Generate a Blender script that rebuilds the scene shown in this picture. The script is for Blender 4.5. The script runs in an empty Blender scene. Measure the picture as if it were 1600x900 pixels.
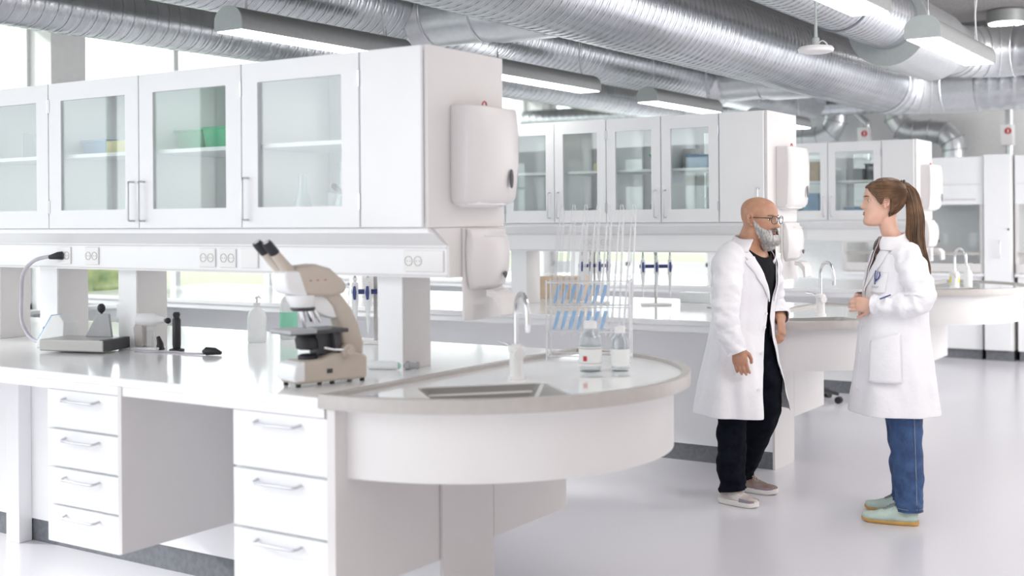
import bpy, bmesh, math, random
from math import sin, cos, pi, radians as R_
from mathutils import Vector, Matrix, noise
from mathutils.geometry import tessellate_polygon
S = bpy.context.scene
COL = S.collection
random.seed(4)

# ---------------------------------------------------------------- camera, world, exposure
YAW, ROLL, FPX = 0.5779, -0.0074, 1892.5
cam = bpy.data.cameras.new('camera'); camo = bpy.data.objects.new('camera', cam); COL.objects.link(camo)
fw = Vector((-sin(YAW), cos(YAW), 0)); rt = Vector((cos(YAW), sin(YAW), 0)); up = Vector((0, 0, 1))
RT = rt*cos(ROLL) + up*sin(ROLL); UP = up*cos(ROLL) - rt*sin(ROLL)
camo.matrix_world = Matrix(((RT.x, UP.x, -fw.x, 2.637), (RT.y, UP.y, -fw.y, -3.492), (RT.z, UP.z, -fw.z, 1.5), (0, 0, 0, 1)))
cam.sensor_width = 36; cam.lens = 36*FPX/1600; cam.shift_y = (342.7-450)/1600
cam.clip_start = .05; cam.clip_end = 300
cam.dof.use_dof = True; cam.dof.focus_distance = 6.25; cam.dof.aperture_fstop = 1.7
S.camera = camo
w = bpy.data.worlds.new('world'); S.world = w; w.use_nodes = True
nt = w.node_tree; nt.nodes.clear()
o_ = nt.nodes.new('ShaderNodeOutputWorld'); bg = nt.nodes.new('ShaderNodeBackground')
tc = nt.nodes.new('ShaderNodeTexCoord'); sp = nt.nodes.new('ShaderNodeSeparateXYZ'); cr = nt.nodes.new('ShaderNodeValToRGB')
mr = nt.nodes.new('ShaderNodeMapRange'); mr.inputs[1].default_value = -1; mr.inputs[2].default_value = 1
nt.links.new(tc.outputs['Generated'], sp.inputs[0]); nt.links.new(sp.outputs[0], mr.inputs[0]); nt.links.new(mr.outputs[0], cr.inputs[0])
cr.color_ramp.elements[0].position = .25; cr.color_ramp.elements[0].color = (.93, .97, 1.0, 1)
cr.color_ramp.elements[1].position = .66; cr.color_ramp.elements[1].color = (.20, .185, .18, 1)
bg.inputs[1].default_value = 3.0
S.cycles.transparent_max_bounces = 40; S.cycles.max_bounces = 12; S.cycles.diffuse_bounces = 6
nt.links.new(cr.outputs[0], bg.inputs[0]); nt.links.new(bg.outputs[0], o_.inputs[0])
sun = bpy.data.lights.new('sun', 'SUN'); sun.energy = 3.0; sun.angle = R_(3); sun.color = (1, .97, .93)
suno = bpy.data.objects.new('sun', sun); COL.objects.link(suno); suno.location = (-12, -4, 7)
suno.rotation_euler = Vector((.80, .34, -.44)).to_track_quat('-Z', 'Y').to_euler()
ar = bpy.data.lights.new('added_fill_near', 'AREA'); ar.shape = 'RECTANGLE'; ar.size = 4.5; ar.size_y = 1.8; ar.energy = 70; ar.color = (1, .98, .97)  # added unseen fill light to brighten the fronts of the middle and far islands
aro = bpy.data.objects.new('added_fill_near', ar); COL.objects.link(aro); aro.location = (4.0, 1.2, 2.9)
aro.rotation_euler = Vector((-.42, .9, -.12)).to_track_quat('-Z', 'Z').to_euler()
a2 = bpy.data.lights.new('added_fill_far_right', 'AREA'); a2.shape = 'RECTANGLE'; a2.size = 5; a2.size_y = 2.2; a2.energy = 360; a2.color = (1, .99, .98)  # second fill added off to the right, lifts the end wall and hoods
a2o = bpy.data.objects.new('added_fill_far_right', a2); COL.objects.link(a2o); a2o.location = (5.6, 7.3, 2.2)
a2o.rotation_euler = Vector((-.80, .60, -.02)).to_track_quat('-Z', 'Z').to_euler()
S.view_settings.view_transform = 'Standard'; S.view_settings.look = 'None'
S.view_settings.exposure = 0.25; S.view_settings.gamma = 1; S.view_settings.use_curve_mapping = False

# ---------------------------------------------------------------- materials
def mat(name, col, rough=.5, metal=0, bump=0, bscale=60, var=0, vscale=20, emit=0, spec=.5, stretch=None, col2=None, coat=0, aniso=0):
    m = bpy.data.materials.new(name); m.use_nodes = True; n = m.node_tree; b = n.nodes['Principled BSDF']
    b.inputs['Base Color'].default_value = (*col, 1); b.inputs['Roughness'].default_value = rough; b.inputs['Metallic'].default_value = metal
    b.inputs['Specular IOR Level'].default_value = spec
    if coat: b.inputs['Coat Weight'].default_value = coat; b.inputs['Coat Roughness'].default_value = .05
    if emit: b.inputs['Emission Color'].default_value = (*col, 1); b.inputs['Emission Strength'].default_value = emit
    t = n.nodes.new('ShaderNodeTexCoord'); mp = n.nodes.new('ShaderNodeMapping'); n.links.new(t.outputs['Object'], mp.inputs[0])
    if stretch: mp.inputs['Scale'].default_value = stretch
    tx = n.nodes.new('ShaderNodeTexNoise'); tx.inputs['Scale'].default_value = vscale; tx.inputs['Detail'].default_value = 5
    n.links.new(mp.outputs[0], tx.inputs[0])
    rp = n.nodes.new('ShaderNodeValToRGB'); c2 = col2 or tuple(c*(1-var) for c in col)
    rp.color_ramp.elements[0].position = .38; rp.color_ramp.elements[1].position = .62
    rp.color_ramp.elements[0].color = (*c2, 1); rp.color_ramp.elements[1].color = (*col, 1)
    n.links.new(tx.outputs[0], rp.inputs[0])
    if var or col2: n.links.new(rp.outputs[0], b.inputs['Base Color'])
    if bump:
        t2 = n.nodes.new('ShaderNodeTexNoise'); t2.inputs['Scale'].default_value = bscale; t2.inputs['Detail'].default_value = 4
        n.links.new(mp.outputs[0], t2.inputs[0]); bu = n.nodes.new('ShaderNodeBump'); bu.inputs['Strength'].default_value = bump; bu.inputs['Distance'].default_value = .01
        n.links.new(t2.outputs[0], bu.inputs['Height']); n.links.new(bu.outputs[0], b.inputs['Normal'])
    return m
def glassmat(name, tint, refl=.12, alpha=.0):
    m = bpy.data.materials.new(name); m.use_nodes = True; n = m.node_tree; n.nodes.clear()
    o = n.nodes.new('ShaderNodeOutputMaterial'); tr = n.nodes.new('ShaderNodeBsdfTransparent'); gl = n.nodes.new('ShaderNodeBsdfGlossy')
    tr.inputs[0].default_value = (*tint, 1); gl.inputs['Roughness'].default_value = .02
    fr = n.nodes.new('ShaderNodeLayerWeight'); fr.inputs[0].default_value = .5; pw = n.nodes.new('ShaderNodeMath'); pw.operation = 'POWER'; pw.inputs[1].default_value = 4; n.links.new(fr.outputs[1], pw.inputs[0])
    ad = n.nodes.new('ShaderNodeMath'); ad.operation = 'MULTIPLY_ADD'; ad.inputs[1].default_value = .7; ad.inputs[2].default_value = .04+alpha
    mx = n.nodes.new('ShaderNodeMixShader'); n.links.new(pw.outputs[0], ad.inputs[0]); n.links.new(ad.outputs[0], mx.inputs[0])
    n.links.new(tr.outputs[0], mx.inputs[1]); n.links.new(gl.outputs[0], mx.inputs[2]); n.links.new(mx.outputs[0], o.inputs[0])
    return m
M = dict(
 lam=mat('white_laminate', (.88, .885, .90), .38, var=.02, vscale=3),
 door=mat('cabinet_door_white', (.86, .87, .885), .35, var=.015, vscale=4),
 side=mat('shaded_side_laminate', (.72, .70, .695), .5, var=.02, vscale=6),  # white laminate darkened in colour for the dimmer light on aisle-facing sides
 apron=mat('shaded_apron_laminate', (.76, .745, .74), .5, var=.02, vscale=5),  # warm grey is the shade on the apron, put into the laminate colour
 gap=mat('carcass_grey', (.45, .45, .48), .6, var=.05),
 top=mat('worktop_white', (.90, .905, .915), .13, var=.01, vscale=4),
 glz=mat('glazed_white_top', (.90, .905, .91), .06, var=.01, vscale=4, coat=.5),
 rim=mat('grey_edge_banding', (.50, .475, .455), .4, var=.05, vscale=30),
 steel=mat('brushed_steel', (.47, .46, .445), .4, .3, bump=.05, bscale=200),
 chrome=mat('satin_chrome', (.72, .73, .75), .22, 1),
 handle=mat('handle_steel', (.62, .62, .66), .3, .8),
 plinth=mat('grey_plinth', (.17, .18, .20), .6, var=.2, vscale=40),
 floor=mat('vinyl_floor', (.74, .725, .77), .22, bump=.02, bscale=300, var=.05, vscale=260, spec=.45),
 wall=mat('white_plaster', (.88, .885, .89), .85, bump=.15, bscale=150, var=.03),
 ceil=mat('grey_acoustic_ceiling', (.33, .32, .31), .95, bump=.8, bscale=60, col2=(.22, .21, .205), vscale=55),
 beam=mat('dark_ceiling_beam', (.16, .155, .155), .8, var=.1),
 duct=mat('galvanised_spiral_duct', (.62, .64, .67), .26, .88, bump=.03, bscale=40, var=.12, vscale=7),
 ductp=mat('galvanised_plain_duct', (.66, .68, .70), .32, .8, bump=.03, bscale=60, var=.06, vscale=30),
 seam=mat('duct_seam_dark', (.25, .26, .29), .5, .6),
 lampm=mat('lamp_housing_grey', (.36, .37, .37), .45, .4, var=.05, vscale=40),
 lampcap=mat('lamp_end_cap', (.44, .48, .48), .55, .1, var=.05, vscale=40),
 emit=mat('lit_diffuser', (1, .985, .97), .5, emit=10.0),
 plastic=mat('white_plastic', (.83, .82, .82), .3, var=.01),
 dispens=mat('dispenser_plastic', (.72, .695, .695), .33, var=.02, vscale=5),
 dark=mat('dark_grey_plastic', (.06, .06, .07), .4, var=.1),
 black=mat('black_rubber', (.02, .02, .024), .5, var=.2),
 red=mat('red_enamel', (.55, .03, .03), .4, var=.1),
 beige=mat('microscope_beige', (.56, .495, .43), .45, bump=.05, bscale=300, var=.03),
 mwhite=mat('microscope_white', (.86, .87, .88), .35, var=.02),
 sock=mat('socket_shadow', (.42, .40, .38), .5, var=.1),
 wire=mat('white_coated_wire', (.75, .76, .78), .35, var=.05),
 blue=mat('pale_blue_plastic', (.35, .55, .80), .4, var=.1),
 navy=mat('navy_plastic', (.06, .08, .26), .4, var=.1),
 lbl=mat('pale_label', (.85, .87, .86), .6, var=.03),
 green=mat('green_plastic', (.03, .58, .26), .45, var=.15),
 mint=mat('mint_label', (.30, .72, .52), .5, var=.05),
 yellow=mat('yellow_label', (.85, .75, .12), .5, var=.1),
 cream=mat('cream_box', (.86, .80, .45), .6, var=.05),
 tan=mat('kraft_board', (.72, .55, .40), .7, var=.1),
 grey=mat('mid_grey_plastic', (.42, .43, .45), .45, var=.08),
 cable=mat('lilac_grey_cable', (.55, .52, .58), .5, var=.1),
 frost=mat('frosted_plastic', (.82, .84, .84), .25, var=.03),
 frame=mat('white_window_frame', (.86, .87, .88), .4, var=.02),
 coat=mat('white_lab_coat', (.86, .855, .885), .85, bump=.25, bscale=45, var=.035, vscale=9),
 coatin=mat('coat_lining', (.62, .61, .68), .9, bump=.3, bscale=60, var=.1, vscale=15),
 pants=mat('black_trousers', (.008, .010, .017), .95, spec=.1, bump=.4, bscale=50, var=.4, vscale=20),
 shirt=mat('black_tshirt', (.011, .011, .014), .9, spec=.15, bump=.3, bscale=60, var=.3),
 jeans=mat('blue_denim', (.055, .115, .26), .8, bump=.4, bscale=90, col2=(.03, .065, .165), vscale=14),
 stitch=mat('jeans_stitching', (.30, .33, .42), .8, var=.1),
 skinm=mat('tanned_skin', (.56, .31, .20), .48, bump=.12, bscale=140, col2=(.47, .235, .15), vscale=16),
 skinw=mat('fair_skin', (.74, .47, .36), .48, bump=.08, bscale=160, col2=(.68, .39, .29), vscale=16),
 lipw=mat('lips_rose', (.50, .18, .16), .4, var=.1), lipm=mat('lips_brown', (.32, .13, .11), .5, var=.1),
 eye=mat('eye_white', (.8, .78, .75), .2, var=.02), iris=mat('dark_iris', (.03, .02, .015), .15, var=.1),
 beard=mat('grey_white_beard', (.62, .61, .60), .9, bump=.7, bscale=160, col2=(.36, .35, .34), vscale=120, stretch=(1, 1, .35)),
 mous=mat('dark_moustache', (.10, .085, .08), .85, bump=1.0, bscale=160, col2=(.30, .28, .27), vscale=140),
 hair=mat('brown_hair', (.17, .095, .055), .5, bump=.6, bscale=150, col2=(.10, .05, .025), vscale=60, stretch=(1, 1, .12)),
 hairs=mat('brown_hair_strand', (.22, .125, .07), .45, col2=(.09, .05, .028), vscale=12),
 specs=mat('black_spectacle_frame', (.02, .02, .025), .3, var=.1),
 shoem=mat('knit_shoe_offwhite', (.72, .68, .66), .8, bump=.5, bscale=200, col2=(.52, .44, .42), vscale=14),
 shoem2=mat('knit_shoe_taupe', (.36, .29, .25), .8, bump=.5, bscale=200, col2=(.26, .17, .15), vscale=14),
 mauve=mat('mauve_shoe_overlay', (.33, .22, .26), .7, col2=(.25, .28, .36), vscale=25),
 sole=mat('white_foam_sole', (.86, .84, .80), .6, var=.04),
 shoew=mat('mint_mesh_shoe', (.60, .74, .66), .8, bump=.5, bscale=220, col2=(.50, .60, .55), vscale=14),
 gum=mat('gum_sole', (.66, .38, .10), .6, var=.15, vscale=15),
 lace=mat('grey_shoelace', (.30, .33, .33), .8, var=.1), lacem=mat('beige_shoelace', (.60, .52, .46), .8, var=.1),
 liq=mat('amber_liquid', (.75, .66, .40), .2, var=.05),
 leaf=mat('pale_foliage', (.50, .58, .26), .9, bump=1, bscale=9, col2=(.26, .38, .18), vscale=5),
 bark=mat('tree_bark', (.25, .2, .15), .9, bump=.6, bscale=12, var=.2),
 grass=mat('outdoor_grass', (.44, .52, .34), .95, bump=.4, bscale=12, var=.2, vscale=3),
 pave=mat('outdoor_paving', (.52, .53, .55), .9, var=.1, vscale=2),
 pane=glassmat('window_glass', (.97, .985, .98)), cglass=glassmat('cabinet_glass', (.955, .98, .972), alpha=.05), lens=glassmat('spectacle_lens', (.85, .87, .88)),
 clear=glassmat('clear_labware', (.955, .97, .975), alpha=.05), gglass=glassmat('green_glass', (.35, .80, .60), alpha=.04),
)

# ---------------------------------------------------------------- mesh helpers
class MB:
    def __init__(s): s.v = []; s.f = []
    def add(s, vs, fs):
        n = len(s.v); s.v += [tuple(v) for v in vs]; s.f += [tuple(i+n for i in f) for f in fs]; return s
    def box(s, x0, x1, y0, y1, z0, z1):
        vs = [(x, y, z) for x in (x0, x1) for y in (y0, y1) for z in (z0, z1)]
        return s.add(vs, [(0, 1, 3, 2), (4, 6, 7, 5), (0, 4, 5, 1), (2, 3, 7, 6), (0, 2, 6, 4), (1, 5, 7, 3)])
    def rings(s, rs, closed=True, cap=True, capend=True):
        n = len(rs[0]); vs = [p for r in rs for p in r]; fs = []
        for i in range(len(rs)-1):
            for j in range(n if closed else n-1):
                k = (j+1) % n; fs.append((i*n+j, i*n+k, (i+1)*n+k, (i+1)*n+j))
        if cap and closed: fs.append(tuple(range(n))[::-1])
        if capend and closed: fs.append(tuple((len(rs)-1)*n+j for j in range(n)))
        return s.add(vs, fs)
    def tube(s, path, r, n=10, cap=True, flat=1.0, fdir=None):
        path = [Vector(p) for p in path]; rr = r if isinstance(r, (list, tuple)) else [r]*len(path)
        t0 = (path[1]-path[0]).normalized(); a = Vector(fdir) if fdir else (Vector((0, 0, 1)) if abs(t0.z) < .9 else Vector((1, 0, 0)))
        nrm = (a - t0*a.dot(t0)).normalized(); out = []
        for i, p in enumerate(path):
            t = (path[min(i+1, len(path)-1)]-path[max(i-1, 0)]).normalized()
            nrm = (nrm - t*nrm.dot(t)).normalized(); b = t.cross(nrm)
            out.append([p + (nrm*cos(2*pi*j/n) + b*sin(2*pi*j/n)*flat)*rr[i] for j in range(n)])
        return s.rings(out, cap=cap, capend=cap)
    def lathe(s, prof, c=(0, 0, 0), axis='z', n=24, cap=True):
        rs = []
        for r, h in prof:
            ring = []
            for j in range(n):
                a = 2*pi*j/n; x, y = r*cos(a), r*sin(a)
                p = {'z': (x, y, h), 'x': (h, x, y), 'y': (y, h, x)}[axis]
                ring.append((p[0]+c[0], p[1]+c[1], p[2]+c[2]))
            rs.append(ring)
        return s.rings(rs, cap=cap, capend=cap)
    def prism(s, poly, a0, a1, axis='x'):
        def P(p, a): return {'x': (a, p[0], p[1]), 'y': (p[0], a, p[1]), 'z': (p[0], p[1], a)}[axis]
        return s.rings([[P(p, a0) for p in poly], [P(p, a1) for p in poly]])
    def ellipsoid(s, c, r, rot=None, nu=14, nv=10):
        rs = []
        for i in range(1, nv):
            t = pi*i/nv; ring = []
            for j in range(nu):
                a = 2*pi*j/nu; v = Vector((r[0]*sin(t)*cos(a), r[1]*sin(t)*sin(a), r[2]*cos(t)))
                if rot: v = rot @ v
                ring.append(Vector(c)+v)
            rs.append(ring)
        return s.rings(rs)
    def xf(s, fn): s.v = [tuple(fn(Vector(v))) for v in s.v]; return s
ORG = {}
def build(name, mb, m, parent=None, smooth=None, bevel=0, mods=(), bsegs=2):
    me = bpy.data.meshes.new(name)
    off = ORG.get(parent.name, Vector()) if parent else Vector()
    me.from_pydata([tuple(Vector(v)-off) for v in mb.v], [], mb.f); me.update()
    bm = bmesh.new(); bm.from_mesh(me); bmesh.ops.recalc_face_normals(bm, faces=bm.faces); bm.to_mesh(me); bm.free()
    for mm in (m if isinstance(m, list) else [m]): me.materials.append(mm)
    o = bpy.data.objects.new(name, me); COL.objects.link(o)
    if parent: o.parent = parent; ORG[o.name] = off
    if smooth is not None:
        for p in me.polygons: p.use_smooth = True
        if smooth < 180: me.set_sharp_from_angle(angle=R_(smooth))
    if bevel:
        b = o.modifiers.new('bevel', 'BEVEL'); b.width = bevel; b.segments = bsegs; b.limit_method = 'ANGLE'; b.angle_limit = R_(40)
    return o
def thing(name, label, cat, loc=(0, 0, 0), group=None, local=False, rz=0):
    o = bpy.data.objects.new(name, None); COL.objects.link(o); o.location = loc; o.empty_display_size = .1
    o.rotation_euler = (0, 0, rz); o['label'] = label; o['category'] = cat
    if group: o['group'] = group
    ORG[o.name] = Vector((0, 0, 0)) if local else Vector(loc)
    return o
def tag(o, label, cat, group=None, kind=None):
    o['label'] = label; o['category'] = cat
    if group: o['group'] = group
    if kind: o['kind'] = kind
    return o
def struct(name, mb, m, **k): o = build(name, mb, m, **k); o['kind'] = 'structure'; return o
def one(name, mb, m, label, cat, loc, group=None, **k):      # a top-level single mesh with its origin at loc
    me = MB(); me.v = [tuple(Vector(v)-Vector(loc)) for v in mb.v]; me.f = mb.f
    o = build(name, me, m, **k); o.location = loc; return tag(o, label, cat, group)
def catmull(pts, n=6):
    pts = [Vector(p) for p in pts]; P = [pts[0]]+pts+[pts[-1]]; out = []
    for i in range(1, len(P)-2):
        for k in range(n):
            t = k/n; a, b, c, d = P[i-1], P[i], P[i+1], P[i+2]
            out.append(.5*((2*b)+(c-a)*t+(2*a-5*b+4*c-d)*t*t+(3*b-3*c+d-a)*t**3))
    out.append(pts[-1]); return out
def lerpk(keys, z):                                         # smooth interpolation of rows (z, a, b, c...)
    ks = sorted(keys); 
    if z <= ks[0][0]: return ks[0][1:]
    for a, b in zip(ks, ks[1:]):
        if z <= b[0]:
            t = (z-a[0])/(b[0]-a[0]); t = t*t*(3-2*t)*.5+t*.5
            return tuple(x+(y-x)*t for x, y in zip(a[1:], b[1:]))
    return ks[-1][1:]

# ---------------------------------------------------------------- room shell
XW, YE, ZC = -6.2, 10.6, 3.45
struct('floor', MB().box(XW, 6.5, -6.5, YE, -.05, 0), M['floor'])
struct('ceiling', MB().box(XW, 1.6, -3.0, YE, ZC, ZC+.15), M['ceil'])
b = MB().box(-1.6, 1.6, 9.25, 9.6, 3.2, ZC); struct('trim_1', b, M['beam'])
b = MB().box(-2.5, 6.5, YE, YE+.2, 0, ZC).box(XW, -2.5, YE, YE+.2, 0, .85).box(XW, -2.5, YE, YE+.2, 3.35, ZC); struct('wall_end', b, M['wall'])
b = MB().box(XW-.25, XW, -6.5, YE+.2, 0, .74).box(XW-.25, XW, -6.5, YE+.2, 3.25, ZC)
struct('wall_window_side', b, M['wall'])
for y in (-5.2, -1.2, 2.77, 6.8, 10.45):
    pc = MB().box(XW-.26, XW+.25, y, y+.34, 0, ZC)
    struct('trim_2', pc, M['wall'])
def window(n, x, axis, a0, a1, z0, z1, step):
    o = MB(); gl = MB(); k = int(round((a1-a0)/step)); 
    def bx(mb, p0, p1, q0, q1, t0, t1):
        mb.box(x+t0, x+t1, p0, p1, q0, q1) if axis == 'y' else mb.box(p0, p1, x+t0, x+t1, q0, q1)
    for i in range(k+1):
        c = a0+(a1-a0)*i/k; bx(o, c-.03, c+.03, z0, z1, -.1, -.03)
    bx(o, a0, a1, z0-.04, z0+.05, -.1, -.03); bx(o, a0, a1, z1-.05, z1, -.1, -.03); pass
    f = struct('window_%d' % n, o, M['frame']); bx(gl, a0, a1, z0+.05, z1-.05, -.07, -.066)
    build('window_pane', gl, M['pane'], f)
    si = MB(); bx(si, a0, a1, z0-.03, z0, -.03, .12); build('window_sill', si, M['lam'], f)
for i, (a, c) in enumerate([(-4.86, -1.2), (-.86, 2.77), (3.11, 6.8), (7.14, 10.45)]): window(i+1, XW, 'y', a, c, .78, 3.25, 1.2)
window(5, YE+.13, 'x', XW+.3, -2.5, .88, 3.35, 1.2)
# low convector radiators under the windows
for i, (a, c, wh) in enumerate([(3.4, 6.5, 'second bay from the near end'), (-.6, 2.5, 'bay by the near bench'), (7.4, 10.2, 'bay by the far corner')]):
    t = thing('radiator', 'long white convector radiator under the windows, ' + wh, 'radiator', (XW+.1, (a+c)/2, .15), group='radiators under the windows')
    build('casing', MB().box(XW+.03, XW+.13, a, c, .15, .58), M['plastic'], t, bevel=.01)
    g = MB()
    for k in range(30): yy = a+(c-a)*(k+.5)/30; g.box(XW+.035, XW+.125, yy-.02, yy+.02, .58, .586)
    build('top_grille', g, M['grey'], t)
    for yy in (a+.2, c-.2): build('foot', MB().box(XW+.06, XW+.1, yy-.02, yy+.02, 0, .15), M['plastic'], t)

# ---------------------------------------------------------------- outdoors
g = struct('ground', MB().box(-60, XW-.3, -40, 60, -.5, -.45), M['grass'])
tag(build('path', MB().box(-13.5, -9.5, -40, 60, -.45, -.44), M['pave']), 'pale paved path running outside the windows', 'path'); bpy.data.objects['path']['kind'] = 'structure'
def crown(mb, c, r, seed, n=5):
    rnd = random.Random(seed)
    for _ in range(n):
        cc = Vector(c)+Vector((rnd.uniform(-.6, .6)*r, rnd.uniform(-.6, .6)*r, rnd.uniform(-.4, .4)*r)); q = r*rnd.uniform(.5, .8); k = len(mb.v)
        mb.ellipsoid(cc, (q, q, q*.85), nu=26, nv=16)
        for i in range(k, len(mb.v)):
            v = Vector(mb.v[i]); d = (v-cc).normalized(); mb.v[i] = tuple(v+d*(noise.noise(v*3.1)*.35*q+noise.noise(v*9)*.18*q))
for i, (x, y, h, r, lab) in enumerate([(-26, 3.5, 2.0, 2.2, 'round pale green tree outside, seen through the near cabinet glass'), (-30, 12, 2.6, 2.8, 'broad green tree beyond the path, seen above the far corner'),
        (-26, 19, 2.4, 2.2, 'leafy tree outside the far window bay'), (-30, -3, 2.4, 2.6, 'large green tree outside the nearest windows')]):
    t = thing('tree', lab, 'tree', (x, y, -.45), group='trees outside the windows')
    build('trunk', MB().tube([(x, y, -.5), (x+.1, y, 1.2), (x, y+.1, h-.6)], [.2, .15, .08], 10), M['bark'], t, smooth=60)
    cb = MB(); crown(cb, (x, y, h), r, i); build('crown', cb, M['leaf'], t, smooth=180)
for i, (x, y, lab) in enumerate([(-15, 3.2, 'low round green bush outside, seen beneath the near wall cabinets'), (-15.5, 5.6, 'second low bush outside, right of the round one'), (-15, 9.5, 'low bush outside by the far windows')]):
    cb = MB(); crown(cb, (x, y, .15), 1.0, i+20, 6); one('bush', cb, M['leaf'], lab, 'bush', (x, y, -.45), 'bushes outside the windows', smooth=180)

# ---------------------------------------------------------------- laboratory islands
CX, CY0, RO = -.03, .31, .83
def arc(cx, cy, r, n, a0=-90, a1=90): return [(cx+r*cos(R_(a0+(a1-a0)*i/n)), cy+r*sin(R_(a0+(a1-a0)*i/n))) for i in range(n+1)]
XL = -5.9
ORD = ['nearest', 'middle', 'farthest']
def socket(t, x, z, y, two=True):
    s = build('socket_plate', MB().box(x-.048, x+.048, y-.008, y, z-.04, z+.04), M['plastic'], t, bevel=.003)
    for dx in ((-.022, .022) if two else ()):
        h = MB().lathe([(.0185, y-.0085), (.0185, y-.0065)], (x+dx, 0, z), 'y', 20, cap=False)
        h.lathe([(.0165, y-.0095), (.0185, y-.0095), (.0185, y-.008), (.0165, y-.008), (.0165, y-.0095)], (x+dx, 0, z), 'y', 20, cap=False)
        for q in (-.007, .007): h.lathe([(.0025, y-.0086), (.0025, y-.0082)], (x+dx+q, 0, z), 'y', 8)
        build('socket_ring', h, M['sock'], s)
def tap(x, y, z, which):
    t = thing('lab_tap', 'white swan-neck laboratory tap behind the sink of the %s island' % which, 'tap', (x, y, z), 'swan neck taps on the round island ends')
    build('body', MB().lathe([(.034, z), (.034, z+.008), (.026, z+.012), (.024, z+.10), (.03, z+.105), (.03, z+.12), (.012, z+.13)], (x, y, 0)), M['plastic'], t, smooth=40)
    d = Vector((.75, -.66, 0)).normalized(); p = [Vector((x, y, z+.1)), Vector((x, y, z+.22))]
    for k in range(13):
        a = pi*k/12; p.append(Vector((x, y, z+.24))+d*(.075-.075*cos(a))+Vector((0, 0, .075*sin(a))))
    p.append(p[-1]+Vector((0, 0, -.03)))
    build('spout', MB().tube(p, .0095, 12), M['chrome'], t, smooth=60)
    build('nozzle', MB().tube([p[-1], p[-1]-Vector((0, 0, .025))], [.012, .010], 12), M['chrome'], t, smooth=60)
    q = Vector((x, y, z+.105)); build('lever', MB().tube([q, q+Vector((-.05, .02, .02)), q+Vector((-.10, .04, .025))], [.007, .006, .005], 8), M['chrome'], t, smooth=60)
    vl = Vector((.62, -.5, .0)); c = Vector((x, y, z+.095))
    build('side_valve', MB().tube([c, c+vl*.05], [.016, .02], 14), M['plastic'], t, smooth=60)
    return t
def island(k, Y):
    nm = ORD[k]
    # --- straight worktop
    t = thing('lab_bench', 'long white laboratory bench of the %s island' % nm, 'bench', (-2.9, Y+.31, 0), 'island benches')
    build('worktop', MB().box(XL, -.066, Y-.52, Y+1.14, .89, .92), M['top'], t, bevel=.004)
    build('front_rail', MB().box(XL, -.05, Y-.507, Y-.487, .852, .889), M['lam'], t)
    build('back_rail', MB().box(XL, -.05, Y+1.10, Y+1.12, .852, .889), M['lam'], t)
    build('service_spine', MB().box(XL, 0, Y+.06, Y+.385, .105, .889), M['lam'], t)
    build('plinth', MB().box(XL, -.004, Y+.066, Y+.379, 0, .105), M['plinth'], t)
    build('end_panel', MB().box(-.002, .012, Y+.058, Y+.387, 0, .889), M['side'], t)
    if k == 0: build('spine_post', MB().box(-2.50, -2.40, Y-.01, Y+.06, 0, .889), M['lam'], t, bevel=.004)
    # --- round end
    t = thing('round_bench_end', 'half-round white bench end with sink on the %s island' % nm, 'bench end', (.3, Y+.31, .64), 'round island ends')
    N = 48; cy = Y+CY0; mb = MB()
    outer = arc(CX, cy, RO, N); outer = [(-.064, cy-RO)]+outer+[(-.064, cy+RO)]
    ri = RO-.03; inner = arc(CX, cy, ri, N); inner = [(-.030, cy-ri)]+inner[1:-1]+[(-.030, cy+ri)]
    inner = [(max(a, -.036), b) for a, b in inner]; inner = [(-.030, cy-ri)] + arc(CX, cy, ri, N) + [(-.030, cy+ri)]
    zb, zt, zr = .885, .932, .919
    n = len(outer)
    rimb = MB(); rimb.rings([[(a, b, zb) for a, b in outer], [(a, b, zt-.004) for a, b in outer], [(a*.997-.0, cy+(b-cy)*.997, zt) for a, b in outer],
        [(a, b, zt) for a, b in inner], [(a, b, zr-.001) for a, b in inner]], cap=False, capend=False)
    build('raised_rim', rimb, M['rim'], t, smooth=35)
    # sink hole: rotated rectangle
    sc = Vector((.345, Y-.105)); e1 = Vector((.676, .737)); e2 = Vector((-.737, .676))
    def rect(h1, h2, r=.03):
        out = []
        for s1, s2, a0 in ((1, 1, 0), (-1, 1, 90), (-1, -1, 180), (1, -1, 270)):
            for q in range(4):
                a = R_(a0+q*30); v = sc+e1*(s1*(h1-r)+r*cos(a))+e2*(s2*(h2-r)+r*sin(a)); out.append((v.x, v.y))
        return out
    hole = rect(.232, .17)
    tri = tessellate_polygon([[Vector((a, b, 0)) for a, b in inner], [Vector((a, b, 0)) for a, b in hole]])
    pb = MB(); pb.add([(a, b, zr) for a, b in inner]+[(a, b, zr) for a, b in hole], tri); k0 = len(inner); hn = len(hole)
    pb.add([(a, b, zb) for a, b in inner]+[(a, b, zb) for a, b in hole], tri)
    pb.rings([[(a, b, zr) for a, b in hole], [(a, b, zb) for a, b in hole]], cap=False, capend=False)
    build('sink_worktop', pb, M['glz'], t)
    sb = MB(); h2 = rect(.228, .166); sc = sc+Vector((-.04, .025)); h3 = rect(.19, .14, .05)
    sb.rings([[(a, b, zr-.002) for a, b in hole], [(a, b, zr-.003) for a, b in h2], [(a, b, .80) for a, b in h3]], cap=False)
    sk = build('sink_basin', sb, M['steel'], t)
    build('drain', MB().lathe([(.03, .801), (.028, .804), (.012, .802)], (sc.x, sc.y, 0)), M['dark'], sk, smooth=40)
    ra = .765; ap = MB(); o1 = [(-.045, cy-ra)]+arc(CX, cy, ra, N)+[(-.045, cy+ra)]; i1 = [(-.045, cy-ra+.02)]+arc(CX, cy, ra-.02, N)+[(-.045, cy+ra-.02)]
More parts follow.
